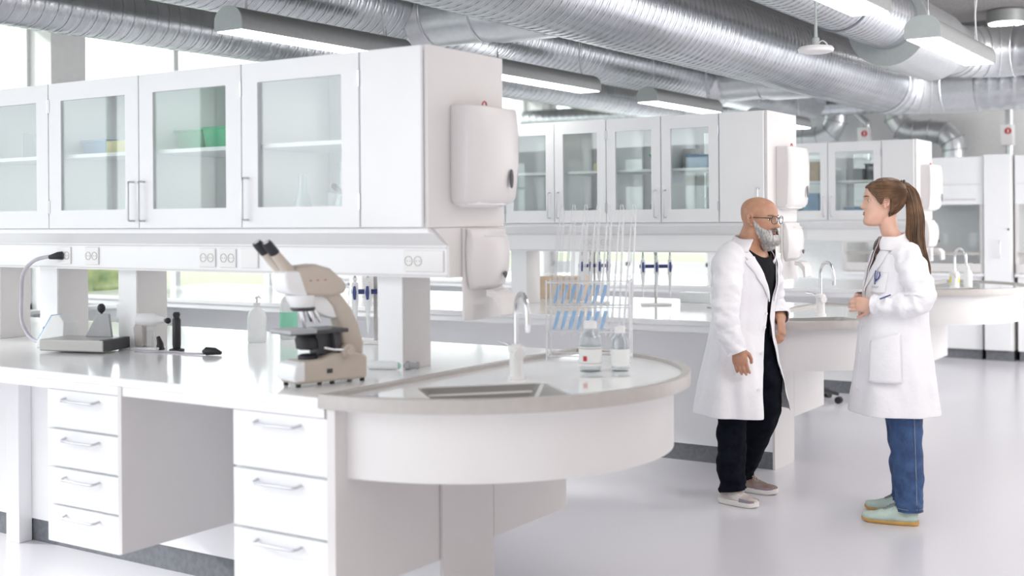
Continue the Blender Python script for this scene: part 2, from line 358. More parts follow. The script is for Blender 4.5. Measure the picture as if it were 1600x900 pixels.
    ap.rings([[(a, b, .653) for a, b in o1], [(a, b, .885) for a, b in o1], [(a, b, .885) for a, b in i1], [(a, b, .653) for a, b in i1], [(a, b, .653) for a, b in o1]], closed=False)
    ap.v = ap.v; build('curved_apron', ap, M['apron'], t, smooth=35)
    # --- under-bench unit on the back side
    t = thing('base_cabinet', 'white base cabinet on the far side of the %s island, end panel showing' % nm, 'cabinet', (-.25, Y+.66, .27), 'far side base cabinets')
    build('carcass', MB().box(-.60, -.001, Y+.39, Y+.92, .273, .85), M['lam'], t)
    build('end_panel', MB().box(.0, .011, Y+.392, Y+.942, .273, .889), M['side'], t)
    for q in range(3):
        z0 = .275+q*.193; d = build('drawer', MB().box(-.595, -.01, Y+.921, Y+.94, z0, z0+.188), M['door'], t, bevel=.002)
        build('handle', bow((-.38, Y+.972, z0+.15), (-.22, Y+.972, z0+.15), (0, -.032, 0)), M['handle'], d, smooth=60)
    # --- service trunking and uprights
    t = thing('service_trunking', 'white socket trunking under the wall cabinets of the %s island' % nm, 'trunking', (-2.9, Y+.244, 1.284), 'socket trunkings')
    poly = [(Y+.012, 1.471), (Y+.012, 1.452), (Y+.03, 1.452), (Y+.126, 1.404), (Y+.126, 1.284), (Y+.362, 1.284), (Y+.362, 1.404), (Y+.458, 1.452), (Y+.476, 1.452), (Y+.476, 1.471)]
    build('housing', MB().prism(poly, XL, -.012), M['lam'], t)
    build('end_cap', MB().prism([(Y+.03, 1.4705), (Y+.126, 1.404), (Y+.126, 1.284), (Y+.362, 1.284), (Y+.362, 1.404), (Y+.458, 1.4705)], -.012, 0), M['side'], t)
    for zz in (1.396, 1.292): build('cover_lip', MB().box(XL, -.0125, Y+.1225, Y+.126, zz-.003, zz+.003), M['gap' if 0 else 'side'], t)
    for x, tw in ((-.162, 1), (-.071, 0), (-1.02, 0), (-1.148, 1), (-1.27, 1), (-2.03, 1), (-2.23, 1), (-3.2, 1), (-3.4, 1)): socket(t, x, 1.346, Y+.126, tw)
    for x0, x1 in ((-.40, -.272), (-1.94, -1.81), (-2.52, -2.38), (-3.0, -2.84)) if k == 0 else ((-.40, -.272), (-1.94, -1.81), (-3.4, -3.27)):
        p = thing('support_post', 'pale upright post carrying the cabinets, %s on the %s island' % ({-.40: 'nearest the round end', -1.94: 'second from the round end', -2.52: 'third from the round end', -3.0: 'fourth from the round end', -3.4: 'third from the round end'}[x0], nm), 'post', ((x0+x1)/2, Y+.285, .92), 'upright posts on the benches')
        build('column', MB().box(x0, x1, Y+.2, Y+.37, .92, 1.284), M['side'], p, bevel=.003)
        build('front_cover', MB().box(x0+.004, x1-.004, Y+.194, Y+.2, .92, 1.284), M['lam'], p)
def bow(a, b, back):
    a, b, k = Vector(a), Vector(b), Vector(back); u = (b-a).normalized()*.012
    return MB().tube([a+k, a+k*.3, a+k*.08+u*.2, a+u, b-u, b+k*.08-u*.2, b+k*.3, b+k], .0048, 8)
def glass_door(t, x0, x1, y, s, hx, nm='door'):               # s=-1 front (toward -Y), +1 rear
    z0, z1 = 1.475, 2.131; ya, yb = (y-.018, y) if s < 0 else (y, y+.018)
    fx = .062 if x1-x0 < .5 else .075; fb = .08; o = MB(); m = .0035
    x0 += m; x1 -= m
    if x1-x0 > .5: fx = .085
    o.box(x0, x0+fx, ya, yb, z0, z1).box(x1-fx, x1, ya, yb, z0, z1).box(x0+fx, x1-fx, ya, yb, z0, z0+fb).box(x0+fx, x1-fx, ya, yb, z1-fb, z1)
    d = build(nm, o, M['door'], t)
    build('glass_pane', MB().box(x0+fx, x1-fx, (ya+yb)/2-.002, (ya+yb)/2+.002, z0+fb, z1-fb), M['cglass'], d)
    xx = x0+.03 if hx < 0 else x1-.03; yo = ya-.032 if s < 0 else yb+.032
    build('handle', bow((xx, yo, 1.505), (xx, yo, 1.672), (0, -s*.032, 0)), M['handle'], d, smooth=60)
    for zz in (1.57, 2.03):
        xh = x1-.0 if hx < 0 else x0; build('hinge', MB().box(xh-.005, xh+.005, ya-.003, ya+.004, zz-.03, zz+.03) if s < 0 else MB().box(xh-.005, xh+.005, yb-.004, yb+.003, zz-.03, zz+.03), M['handle'], d)
def cab(k, Y, x1, ws, filler, which, hs):
    D = .488; tot = sum(ws)+filler; x0 = x1-tot
    t = thing('wall_cabinet', which, 'wall cabinet', ((x0+x1)/2, Y+D/2, 1.4725), 'glazed wall cabinets of the %s island' % ORD[k])
    c = MB(); z0, z1 = 1.4725, 2.1333; th = .016
    c.box(x0, x1-.0, Y+.0, Y+D, z0, z0+th).box(x0, x1, Y, Y+D, z1-th, z1)
    c.box(x0, x0+th, Y, Y+D, z0+th, z1-th); xr = x1-filler if filler else x1
    c.box(xr-th, xr, Y, Y+D, z0+th, z1-th)
    if len(ws) > 1: xm = x1-filler-ws[0]; c.box(xm-.008, xm+.008, Y, Y+D, z0+th, z1-th)
    build('carcass', c, M['lam'], t)
    build('shelf', MB().box(x0+th, xr-th, Y+.03, Y+D-.03, 1.793, 1.809), M['lam'], t)
    if filler:
        build('closed_box', MB().box(xr, x1-.017, Y+.001, Y+D-.001, z0+th, z1-th), M['gap'], t)
        build('end_panel', MB().box(x1-.016, x1+.001, Y-.001, Y+D+.001, z0-.0005, z1+.0005), M['side'], t, bevel=.0015)
        f = build('solid_door', MB().box(xr+.004, x1-.0175, Y-.018, Y, 1.475, 2.131), M['door'], t, bevel=.0015)
        if k: build('handle', bow((x1-.045, Y-.05, 1.505), (x1-.045, Y-.05, 1.672), (0, .032, 0)), M['handle'], f, smooth=60)
        build('solid_door', MB().box(xr+.004, x1-.0175, Y+D, Y+D+.018, 1.475, 2.131), M['door'], t, bevel=.0015)
    xx = x1-filler
    for wdt, h in zip(ws, hs):
        glass_door(t, xx-wdt, xx, Y, -1, h); glass_door(t, xx-wdt, xx, Y+D, 1, h, 'rear_door'); xx -= wdt
def dispenser(k, Y):
    nm = ORD[k]
    # paper towels
    t = thing('towel_dispenser', 'pale folded-towel dispenser on the cabinet end of the %s island' % nm, 'towel dispenser', (.07, Y+.345, 1.54), 'paper towel dispensers')
    rs = []
    for z, s, dx in ((1.560, .93, .085), (1.585, .985, .105), (1.70, 1, .12), (1.82, .99, .122), (1.90, .98, .115), (1.925, .965, .108)):
        dx *= .86; hw = .172*s; pts = [(0.001, -hw), (dx*.75, -hw*1.0), (dx*.93, -hw*.86), (dx, -hw*.45), (dx*1.04, 0), (dx, hw*.45), (dx*.93, hw*.86), (dx*.75, hw), (0.001, hw)]
        rs.append([(a, Y+.305+b, z) for a, b in pts])
    build('cover', MB().rings(rs), M['dispens'], t, smooth=35, bevel=.004, bsegs=3)
    rs = []
    for z, s, dx in ((1.545, .55, .06), (1.556, .80, .085), (1.575, .87, .09)):
        dx *= .86; hw = .165*s; rs.append([(a, Y+.295+b, z) for a, b in [(0.001, -hw), (dx*.8, -hw), (dx, -hw*.6), (dx, hw*.6), (dx*.8, hw), (0.001, hw)]])
    build('towel_slot', MB().rings(rs), M['plastic'], t, smooth=50)
    w_ = MB(); w_.ellipsoid((.1085, Y+.385, 1.655), (.003, .014, .038)); build('level_window', w_, M['dark'], t, smooth=180)
    kx = MB().tube([(.035, Y+.312+.014*cos(a), 1.926+.018*max(sin(a), -.2)+.005) for a in [i*2*pi/14 for i in range(15)]], .003, 8); kx.box(.033, .037, Y+.302, Y+.322, 1.92, 1.93)
    build('key', kx, M['red'], t)
    # soap
    t = thing('soap_dispenser', 'pale wall soap dispenser below the towel box of the %s island' % nm, 'soap dispenser', (.06, Y+.335, 1.19), 'soap dispensers')
    y0, y1 = Y+.207, Y+.465; rs = []
    for z, d0, hw in ((1.235, .03, .09), (1.25, .075, .11), (1.30, .098, .122), (1.36, .105, .127), (1.42, .095, .125), (1.45, .065, .12), (1.468, .055, .127)):
        d0 *= .8; c = (y0+y1)/2; rs.append([(a, c+b, z) for a, b in [(.0125, -hw), (d0*.5+.006, -hw), (d0*.92, -hw*.55), (d0, 0), (d0*.92, hw*.55), (d0*.5+.006, hw), (.0125, hw)]])
    build('cover', MB().rings(rs), M['dispens'], t, smooth=50, bevel=.006)
    build('back_plate', MB().box(.0005, .013, y0-.004, y1+.004, 1.12, 1.468), M['side'], t, bevel=.003)
    build('top_line', MB().box(.060, .066, y0+.06, y1-.05, 1.438, 1.4405), M['lbl'], t)
    lv = [(.06, 1.235), (.10, 1.23), (.125, 1.20), (.128, 1.14), (.118, 1.135), (.108, 1.18), (.085, 1.205), (.06, 1.21)]
    build('push_lever', MB().prism([(p[0], p[1]) for p in lv], y0+.07, y1-.07, 'y'), M['dispens'], t, smooth=40, bevel=.002)
    build('lock_window', MB().prism([(Y+.36, 1.295), (Y+.375, 1.277), (Y+.39, 1.295), (Y+.375, 1.303)], .080, .086), M['dark'], t)

YS = [0, 3.31, 6.61]
for k, Y in enumerate(YS): island(k, Y); dispenser(k, Y)
for k in (0, 1, 2): tap(.25, YS[k]+.19, .919, ORD[k])
cab(0, 0, 0, [.615], .305, 'end wall cabinet of the nearest island, one glazed door and the blank white panel', [-1])
cab(0, 0, -.92, [.615, .615], 0, 'glazed wall cabinet of the nearest island holding the green tubs', [-1, 1])
cab(0, 0, -2.15, [.615, .615], 0, 'wall cabinet of the nearest island cut by the left edge of the picture', [-1, 1])
cab(0, 0, -3.38, [.615, .615], 0, 'fourth wall cabinet of the nearest island, next to the windows', [-1, 1])
cab(1, YS[1], 0, [.385, .385], .30, 'end wall cabinet of the middle island behind the bald man', [-1, 1])
cab(1, YS[1], -1.07, [.385, .385], 0, 'second wall cabinet of the middle island, beyond the near towel box', [-1, 1])
cab(1, YS[1], -1.84, [.385, .385], 0, 'third wall cabinet of the middle island, half hidden by the nearest island', [-1, 1])
cab(1, YS[1], -2.61, [.615, .615], 0, 'fourth wall cabinet of the middle island, near the windows', [-1, 1])
cab(2, YS[2], 0, [.455, .455], .28, 'end wall cabinet of the farthest island beside the woman', [-1, 1])
cab(2, YS[2], -1.19, [.455, .455], 0, 'second wall cabinet of the farthest island, half hidden by the middle one', [-1, 1])
cab(2, YS[2], -2.10, [.455, .455], 0, 'third wall cabinet of the farthest island, seen past the near ones', [-1, 1])

# front drawer pedestals of the nearest island
def pedestal(x0, x1, ztops, lab, xp):
    t = thing('drawer_pedestal', lab, 'drawer unit', ((x0+x1)/2, -.25, .25), 'drawer pedestals of the nearest island')
    build('carcass', MB().box(x0, x1, -.483, .055, .273, .852), M['lam'], t)
    build('side_panel', MB().box(x1, xp, -.512, .055, .262, .886), M['side'], t)
    for a, b_ in zip(ztops, ztops[1:]):
        d = build('drawer', MB().box(x0+.003, x1-.003, -.505, -.485, b_+.006, a-.003), M['door'], t, bevel=.002)
        xc = (x0+x1)/2; z = a-.036 if len(ztops) < 5 else a-.037
        h = MB().tube([(xc-.10, -.506, z+.004), (xc-.098, -.527, z), (xc-.085, -.536, z-.002), (xc+.085, -.536, z-.002), (xc+.098, -.527, z), (xc+.10, -.506, z+.004)], .005, 8)
        build('handle', h, M['handle'], d, smooth=60)
pedestal(-1.50, -1.07, [.852, .697, .546, .398, .248], 'four-drawer white pedestal under the near bench, left of the knee space', -1.05)
pedestal(-.475, -.035, [.852, .652, .446, .245], 'three-drawer white pedestal at the round end of the near bench', 0.0)

# ---------------------------------------------------------------- ventilation ducts
def spiral(path_fn, L, r, pitch=.075, n=56, per=11, amp=.0014):
    rs = []; N = int(L/pitch*per)
    for i in range(N+1):
        s = L*i/N; c, a, b = path_fn(s); ring = []
        for j in range(n):
            th = 2*pi*j/n; ph = (s/pitch+th/(2*pi)) % 1
            rr = r+(amp*cos(6*pi*ph)+.0022*math.exp(-((ph-.5)/.10)**2) if amp < .005 else amp*math.exp(-((ph-.5)/.16)**2))
            ring.append(c+(a*cos(th)+b*sin(th))*rr)
        rs.append(ring)
    return MB().rings(rs, cap=False, capend=False)
def seam_line(path_fn, L, r, pitch):
    pts = []; N = int(L/pitch*28)
    for i in range(N+1):
        s = L*i/N; c, a, b = path_fn(s); th = -2*pi*s/pitch; pts.append(c+(a*cos(th)+b*sin(th))*(r+.001))
    return MB().tube(pts, .0022, 3)
def straight(p, d):
    p, d = Vector(p), Vector(d).normalized(); a = Vector((0, 0, 1)); b = d.cross(a)
    return lambda s: (p+d*s, a, b)
def duct(name, p, d, L, r, lab, pitch=.075, parent=None, n=56):
    fn = straight(p, d)
    if parent is None: t = thing('ventilation_duct', lab, 'ventilation duct', Vector(p), 'ventilation ducts')
    else: t = parent
    build('spiral_section', spiral(fn, L, r, pitch, n), M['duct'], t, smooth=180)
    build('lock_seam', seam_line(fn, L, r, pitch), M['seam'], t)
    return t
def elbow(c, d1, d2, Rb, r, segs=5, n=40):                      # mitred bend starting at c along d1, turning to d2
    c, d1, d2 = Vector(c), Vector(d1).normalized(), Vector(d2).normalized(); O = c+d2*Rb; up_ = d1.cross(d2).normalized(); rs = []; bands = []
    for i in range(segs+1):
        a = (pi/2)*i/segs; cc = O - d2*Rb*cos(a) + d1*Rb*sin(a); rad = (cc-O).normalized()
        rs.append([cc+(up_*cos(2*pi*j/n)+rad*sin(2*pi*j/n))*r for j in range(n)])
        bands.append([cc+(up_*cos(2*pi*j/n)+rad*sin(2*pi*j/n))*(r+.004) for j in range(n)]+[cc+(up_+rad*0)*(r+.004)])
    mb = MB().rings(rs, cap=False, capend=False); bb = MB()
    for q in bands: bb.tube(q, .0035, 4, cap=False)
    return mb, bb
def ring(axis, c, r, t=.012, n=48):
    return MB().lathe([(r-.02, -t), (r+.006, -t), (r+.009, 0), (r+.006, t), (r-.02, t)], c, axis, n, cap=False)
zA = 2.78
t = duct('A', (-.74, -2.2, zA), (0, 1, 0), 10.35, .28, 'thickest spiral duct crossing above the islands, bending right at the far end', .075, n=72)
mb, bb = elbow((-.74, 8.15, zA), (0, 1, 0), (1, 0, 0), .5, .283); build('elbow', mb, M['ductp'], t, smooth=35); build('elbow_seam', bb, M['ductp'], t)
fn = straight((-.04, 8.65, zA), (1, 0, 0)); build('plain_collar', MB().lathe([(.284, -.24), (.284, .06)], (0, 8.65, zA), 'x', 48, cap=False), M['ductp'], t, smooth=40)
fn = straight((.06, 8.65, zA), (1, 0, 0)); build('spiral_section', spiral(fn, 4.5, .278, .11, 56, 9, .006), M['duct'], t, smooth=180)
zB = 2.86
t = thing('ventilation_duct', 'spiral duct at upper right entering a wide plain silencer drum', 'ventilation duct', (.24, 3, zB), 'ventilation ducts')
fn = straight((.24, -2.2, zB), (0, 1, 0)); build('spiral_section', spiral(fn, 7.16, .205, .075, 60), M['duct'], t, smooth=180)
build('lock_seam', seam_line(fn, 7.16, .205, .075), M['seam'], t)
for y in (3.9,): build('joint_ring', ring('y', (.24, y, zB), .207), M['seam'], t, smooth=40)
cc = lambda rr, yy, dz: [(.24+rr*cos(2*pi*j/64), yy, zB+dz+rr*sin(2*pi*j/64)) for j in range(64)]
pl = MB().rings([cc(.196, 4.955, 0), cc(.277, 4.955, -.04), cc(.277, 4.965, -.04), cc(.196, 4.965, 0)], cap=False, capend=False); build('drum_plate', pl, M['lampcap'], t, smooth=40)
build('silencer_drum', MB().lathe([(.270, 4.965), (.270, 6.15), (.205, 6.17)], (.24, 0, zB-.04), 'y', 64, cap=False), M['ductp'], t, smooth=40)
build('plain_collar', MB().lathe([(.21, 6.16), (.21, 6.75)], (.24, 0, zB), 'y', 48, cap=False), M['ductp'], t, smooth=40)
mb, bb = elbow((.24, 6.74, zB), (0, 1, 0), (1, 0, 0), .42, .21); build('elbow', mb, M['ductp'], t, smooth=35); build('elbow_seam', bb, M['ductp'], t)
fn = straight((.66, 7.16, zB), (1, 0, 0)); build('spiral_section', spiral(fn, 4.5, .205, .11, 56, 9, .006), M['duct'], t, smooth=180)
t = duct('C', (-1.94, -2.2, zA), (0, 1, 0), 8.9, .22, 'middle spiral duct running behind the thickest one', .075, n=60)
mb = MB().lathe([(.223, 6.68), (.223, 7.3)], (-1.94, 0, zA), 'y', 48, cap=False); build('plain_collar', mb, M['ductp'], t, smooth=40)
fn = straight((-1.94, 7.3, zA), (0, 1, 0)); build('spiral_section', spiral(fn, 2.2, .22, .09, 48), M['duct'], t, smooth=180)
duct('D', (-3.5, -2.2, zA), (0, 1, 0), 11.6, .16, 'thin spiral duct closest to the windows', .09, n=44)
for i, (y, r, lab) in enumerate([(2.36, .20, 'plain branch pipe joining two ducts above the nearest cabinets'), (6.72, .19, 'plain branch pipe joining two ducts above the middle cabinets')]):
    t = thing('branch_duct', lab, 'ventilation duct', (-1.3, y, 2.74), 'plain cross branches')
    rs = []
    build('pipe', MB().lathe([(r, -1.90), (r, -1.35), (r*1.08, -1.25), (r*1.08, -.82)], (0, y, 2.74), 'x', 48, cap=False), M['ductp'], t, smooth=40)
    for x in (-1.36, -1.7): build('joint_ring', ring('x', (x, y, 2.74), r*1.0, .008), M['ductp'], t, smooth=40)
    build('saddle', MB().lathe([(r*1.25, -1.78), (r*1.0, -1.70)], (0, y, 2.74), 'x', 48, cap=False), M['ductp'], t, smooth=40)
duct('H', (-6.0, 10.1, 2.80), (1, 0, 0), 4.6, .14, 'spiral duct along the end wall behind the middle cabinets', .1, n=40)
# wall bends
t = thing('duct_bend', 'galvanised duct bending down beside the white pipe on the end wall', 'duct bend', (-1.9, 10.25, 2.3), 'duct bends on the end wall')
r = .125
def mitre(pts, r, t, n=32, mats='ductp'):
    pts = [Vector(p) for p in pts]; rs = []
    for i, p in enumerate(pts):
        d1 = (p-pts[i-1]).normalized() if i else (pts[1]-p).normalized(); d2 = (pts[i+1]-p).normalized() if i < len(pts)-1 else d1
        m = (d1+d2).normalized(); y = Vector((0, 1, 0)); q = m.cross(y).normalized(); sc = 1/max(.6, m.dot(d1)); rs.append([p+y*r*cos(2*pi*j/n)+q*r*sc*sin(2*pi*j/n) for j in range(n)])
    build('pipe', MB().rings(rs, cap=False, capend=False), M[mats], t, smooth=25)
    bb = MB()
    for rr in rs: bb.tube([v+(v-sum(rr, Vector())/n)*.03 for v in rr]+[rr[0]], .005, 4, cap=False)
    build('joint_ring', bb, M['lampm'], t)
mitre([(-1.85, 10.25, 2.70), (-1.85, 10.25, 2.60), (-1.92, 10.25, 2.48), (-2.06, 10.25, 2.42), (-2.22, 10.25, 2.42), (-2.40, 10.25, 2.42)], r, t)
t = thing('duct_bend', 'galvanised S-shaped duct on the end wall dropping behind the hood', 'duct bend', (-1.0, 10.25, 2.2), 'duct bends on the end wall')
mitre([(-1.17, 10.25, 2.78), (-1.17, 10.25, 2.60), (-1.10, 10.25, 2.49), (-.97, 10.25, 2.44), (-.80, 10.25, 2.44), (-.66, 10.25, 2.42), (-.56, 10.25, 2.32), (-.54, 10.25, 2.22), (-.54, 10.25, 2.125)], r, t)
for x, jog, lab in ((-1.50, -.10, 'slim pipe with white damper box and round red sign, left one on the end wall'), (.03, 0, 'slim pipe with white damper box and round red sign, right one by the tall cabinet')):
    z0 = 2.56 if jog else 2.52; t = thing('damper_pipe', lab, 'damper', (x, 10.25, 2.15), 'damper pipes on the end wall')
    build('pipe', MB().tube(catmull([(x+jog, 10.25, z0+.20), (x+jog, 10.25, z0+.12), (x+jog*.5, 10.25, z0+.05), (x, 10.25, z0), (x, 10.25, z0-.12)], 4), .043, 18), M['ductp'], t, smooth=60)
    build('damper_box', MB().box(x-.085, x+.045, 10.16, 10.30, z0-.27, z0-.05), M['plastic'], t, bevel=.006)
    sg = build('red_sign', MB().lathe([(.034, 10.155), (.034, 10.16)], (x+.0, 0, z0-.12), 'y', 24), M['red'], t)
    build('sign_symbol', MB().box(x-.007, x+.007, 10.153, 10.155, z0-.138, z0-.102), M['lbl'], sg)
    build('lower_pipe', MB().tube([(x, 10.25, z0-.26), (x, 10.25, 2.12)], .043, 18), M['ductp'], t, smooth=60)

# ---------------------------------------------------------------- lamps
def linear(x0, y0, L, lab, on):
    zb, wd, h = 2.40, .177, .115
    t = thing('pendant_lamp', lab, 'pendant lamp', (x0+wd/2, y0+L/2, zb), 'half-round linear pendant lamps')
    prof = [(x0, zb), (x0, zb+.045)]+[(x0+wd/2-wd/2*cos(pi*i/12), zb+.045+(h-.045)*sin(pi*i/12)) for i in range(1, 12)]+[(x0+wd, zb+.045), (x0+wd, zb)]
    build('housing', MB().prism(prof, y0+.006, y0+L-.006, 'y'), M['lampm'], t, smooth=50)
    for ya in (y0, y0+L-.006): build('end_cap', MB().prism([(x0+wd/2+(a-x0-wd/2)*1.02, zb+(b-zb)*1.02) for a, b in prof], ya, ya+.006, 'y'), M['lampcap'], t)
    build('diffuser', MB().box(x0+.008, x0+wd-.008, y0+.012, y0+L-.012, zb-.004, zb-.001), M['emit'], t)
    for yy in (y0+.12, y0+L-.12):
        w_ = MB().tube([(x0+wd/2, yy, zb+h-.005), (x0+wd/2, yy, ZC)], .0018, 5); w_.lathe([(.008, zb+h-.002), (.006, zb+h+.03), (.002, zb+h+.045)], (x0+wd/2, yy, 0), n=10); build('suspension_wire', w_, M['wire'], t)
    p = catmull([(x0+wd/2+.02, y0+L-.16, zb+h-.01), (x0+wd/2+.015, y0+L-.18, zb+h+.15), (x0+wd/2+.03, y0+L-.2, zb+h+.35), (x0+wd/2, y0+L-.19, ZC)], 8)
    build('power_cable', MB().tube(p, .005, 8), M['wire'], t, smooth=60)
linear(-1.68, .555, 1.30, 'linear pendant lamp above the nearest cabinets, left end over the duct', 1)
linear(-1.68, 2.72, 1.30, 'linear pendant lamp between the near and middle cabinets', 1)
linear(-1.68, 4.91, 1.25, 'linear pendant lamp just above the middle cabinets', 1)
linear(-1.68, 7.1, 1.30, 'linear pendant lamp farthest away, above the far island', 1)
linear(.95, .62, 1.27, 'linear pendant lamp cut by the top edge, right of the thick duct', 1)
linear(.95, 2.76, 1.30, 'linear pendant lamp at upper right with round grey end cap', 1)
t = thing('ceiling_lamp', 'round grey surface lamp on the ceiling at upper right', 'ceiling lamp', (.30, 8.7, ZC-.1))
build('housing', MB().lathe([(.15, ZC), (.175, ZC-.01), (.175, ZC-.12), (.168, ZC-.125)], (.30, 8.7, 0), n=48), M['lampm'], t, smooth=40)
build('diffuser', MB().lathe([(.16, ZC-.127), (.155, ZC-.133)], (.30, 8.7, 0), n=48), M['emit'], t, smooth=40)
t = thing('ceiling_sensor', 'small white disc sensor hanging on a rod before the thick duct', 'sensor', (.592, 2.457, 2.33))
x, y = .592, 2.457
build('disc', MB().lathe([(.06, 2.325), (.085, 2.332), (.09, 2.345), (.082, 2.357), (.03, 2.366)], (x, y, 0), n=40), M['plastic'], t, smooth=40)
build('socket', MB().lathe([(.018, 2.36), (.018, 2.40), (.012, 2.405)], (x, y, 0), n=16), M['lampcap'], t, smooth=40)
build('rod', MB().lathe([(.010, 2.40), (.006, 2.50), (.005, ZC)], (x, y, 0), n=12), M['lampcap'], t, smooth=40)
build('cable', MB().tube(catmull([(x+.005, y, 2.365), (x+.03, y, 2.385), (x+.05, y, 2.375), (x+.055, y+.02, 2.36)], 6), .0035, 6), M['wire'], t, smooth=60)

# ---------------------------------------------------------------- end wall furniture
YF = 9.72
t = thing('tall_cabinet', 'narrow tall white cupboard beside the fume hood at the end wall', 'cupboard', (.01, YF+.3, 0))
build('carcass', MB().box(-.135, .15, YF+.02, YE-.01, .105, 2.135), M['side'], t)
build('plinth', MB().box(-.125, .14, YF+.04, YE-.01, 0, .105), M['plinth'], t)
d = build('door', MB().box(-.13, .135, YF, YF+.02, .11, 2.135), M['door'], t, bevel=.002)
build('handle', bow((.03, YF-.03, 1.07), (.03, YF-.03, 1.24), (0, .03, 0)), M['handle'], d, smooth=60)
build('knob', MB().lathe([(.01, YF-.01), (.01, YF)], (.11, 0, 1.36), 'y', 12), M['dark'], d)
for i, (x0, x1, lab) in enumerate([(-1.62, -.14, 'white fume hood with glass sash on the end wall, left of the tall cupboard'), (.17, 1.7, 'white fume hood at the right edge of the picture')]):
    t = thing('fume_hood', lab, 'fume hood', ((x0+x1)/2, YF+.4, 0), 'fume hoods on the end wall')
    build('upper_casing', MB().box(x0, x1, YF+.02, YE-.01, 1.62, 2.12), M['door'], t, bevel=.003)
    for xs in (x0, x1-.035): build('side_wall', MB().box(xs, xs+.035, YF+.02, YE-.01, .9, 1.62), M['side'], t)
    build('back_wall', MB().box(x0+.035, x1-.035, YE-.06, YE-.02, .9, 1.62), M['lam'], t)
    s = build('sash', MB().box(x0+.04, x1-.04, YF+.03, YF+.036, 1.12, 1.60), M['pane'], t)
    build('sash_handle', MB().box(x0+.04, x1-.04, YF+.005, YF+.04, 1.09, 1.12), M['rim'], s, bevel=.003)
    build('top_strip', MB().box(x0+.02, x1-.02, YF+.012, YF+.02, 1.825, 1.832), M['side'], t)
    for a_, b_ in ((.1, .55), (.62, .95)): build('vent_slot', MB().box(x0+(x1-x0)*a_, x0+(x1-x0)*b_, YF+.014, YF+.02, 1.668, 1.675), M['gap'], t)
    build('worktop', MB().box(x0, x1, YF-.02, YE-.01, .87, .9), M['top'], t, bevel=.003)
    build('service_panel', MB().box(x0+.02, x1-.02, YF+.0, YF+.03, .91, 1.0), M['side'], t)
    build('base', MB().box(x0+.02, x1-.02, YF+.04, YE-.01, .105, .87), M['lam'], t)
    build('plinth', MB().box(x0+.03, x1-.03, YF+.07, YE-.01, 0, .105), M['plinth'], t)

# ---------------------------------------------------------------- bench-top objects
ZT = .92
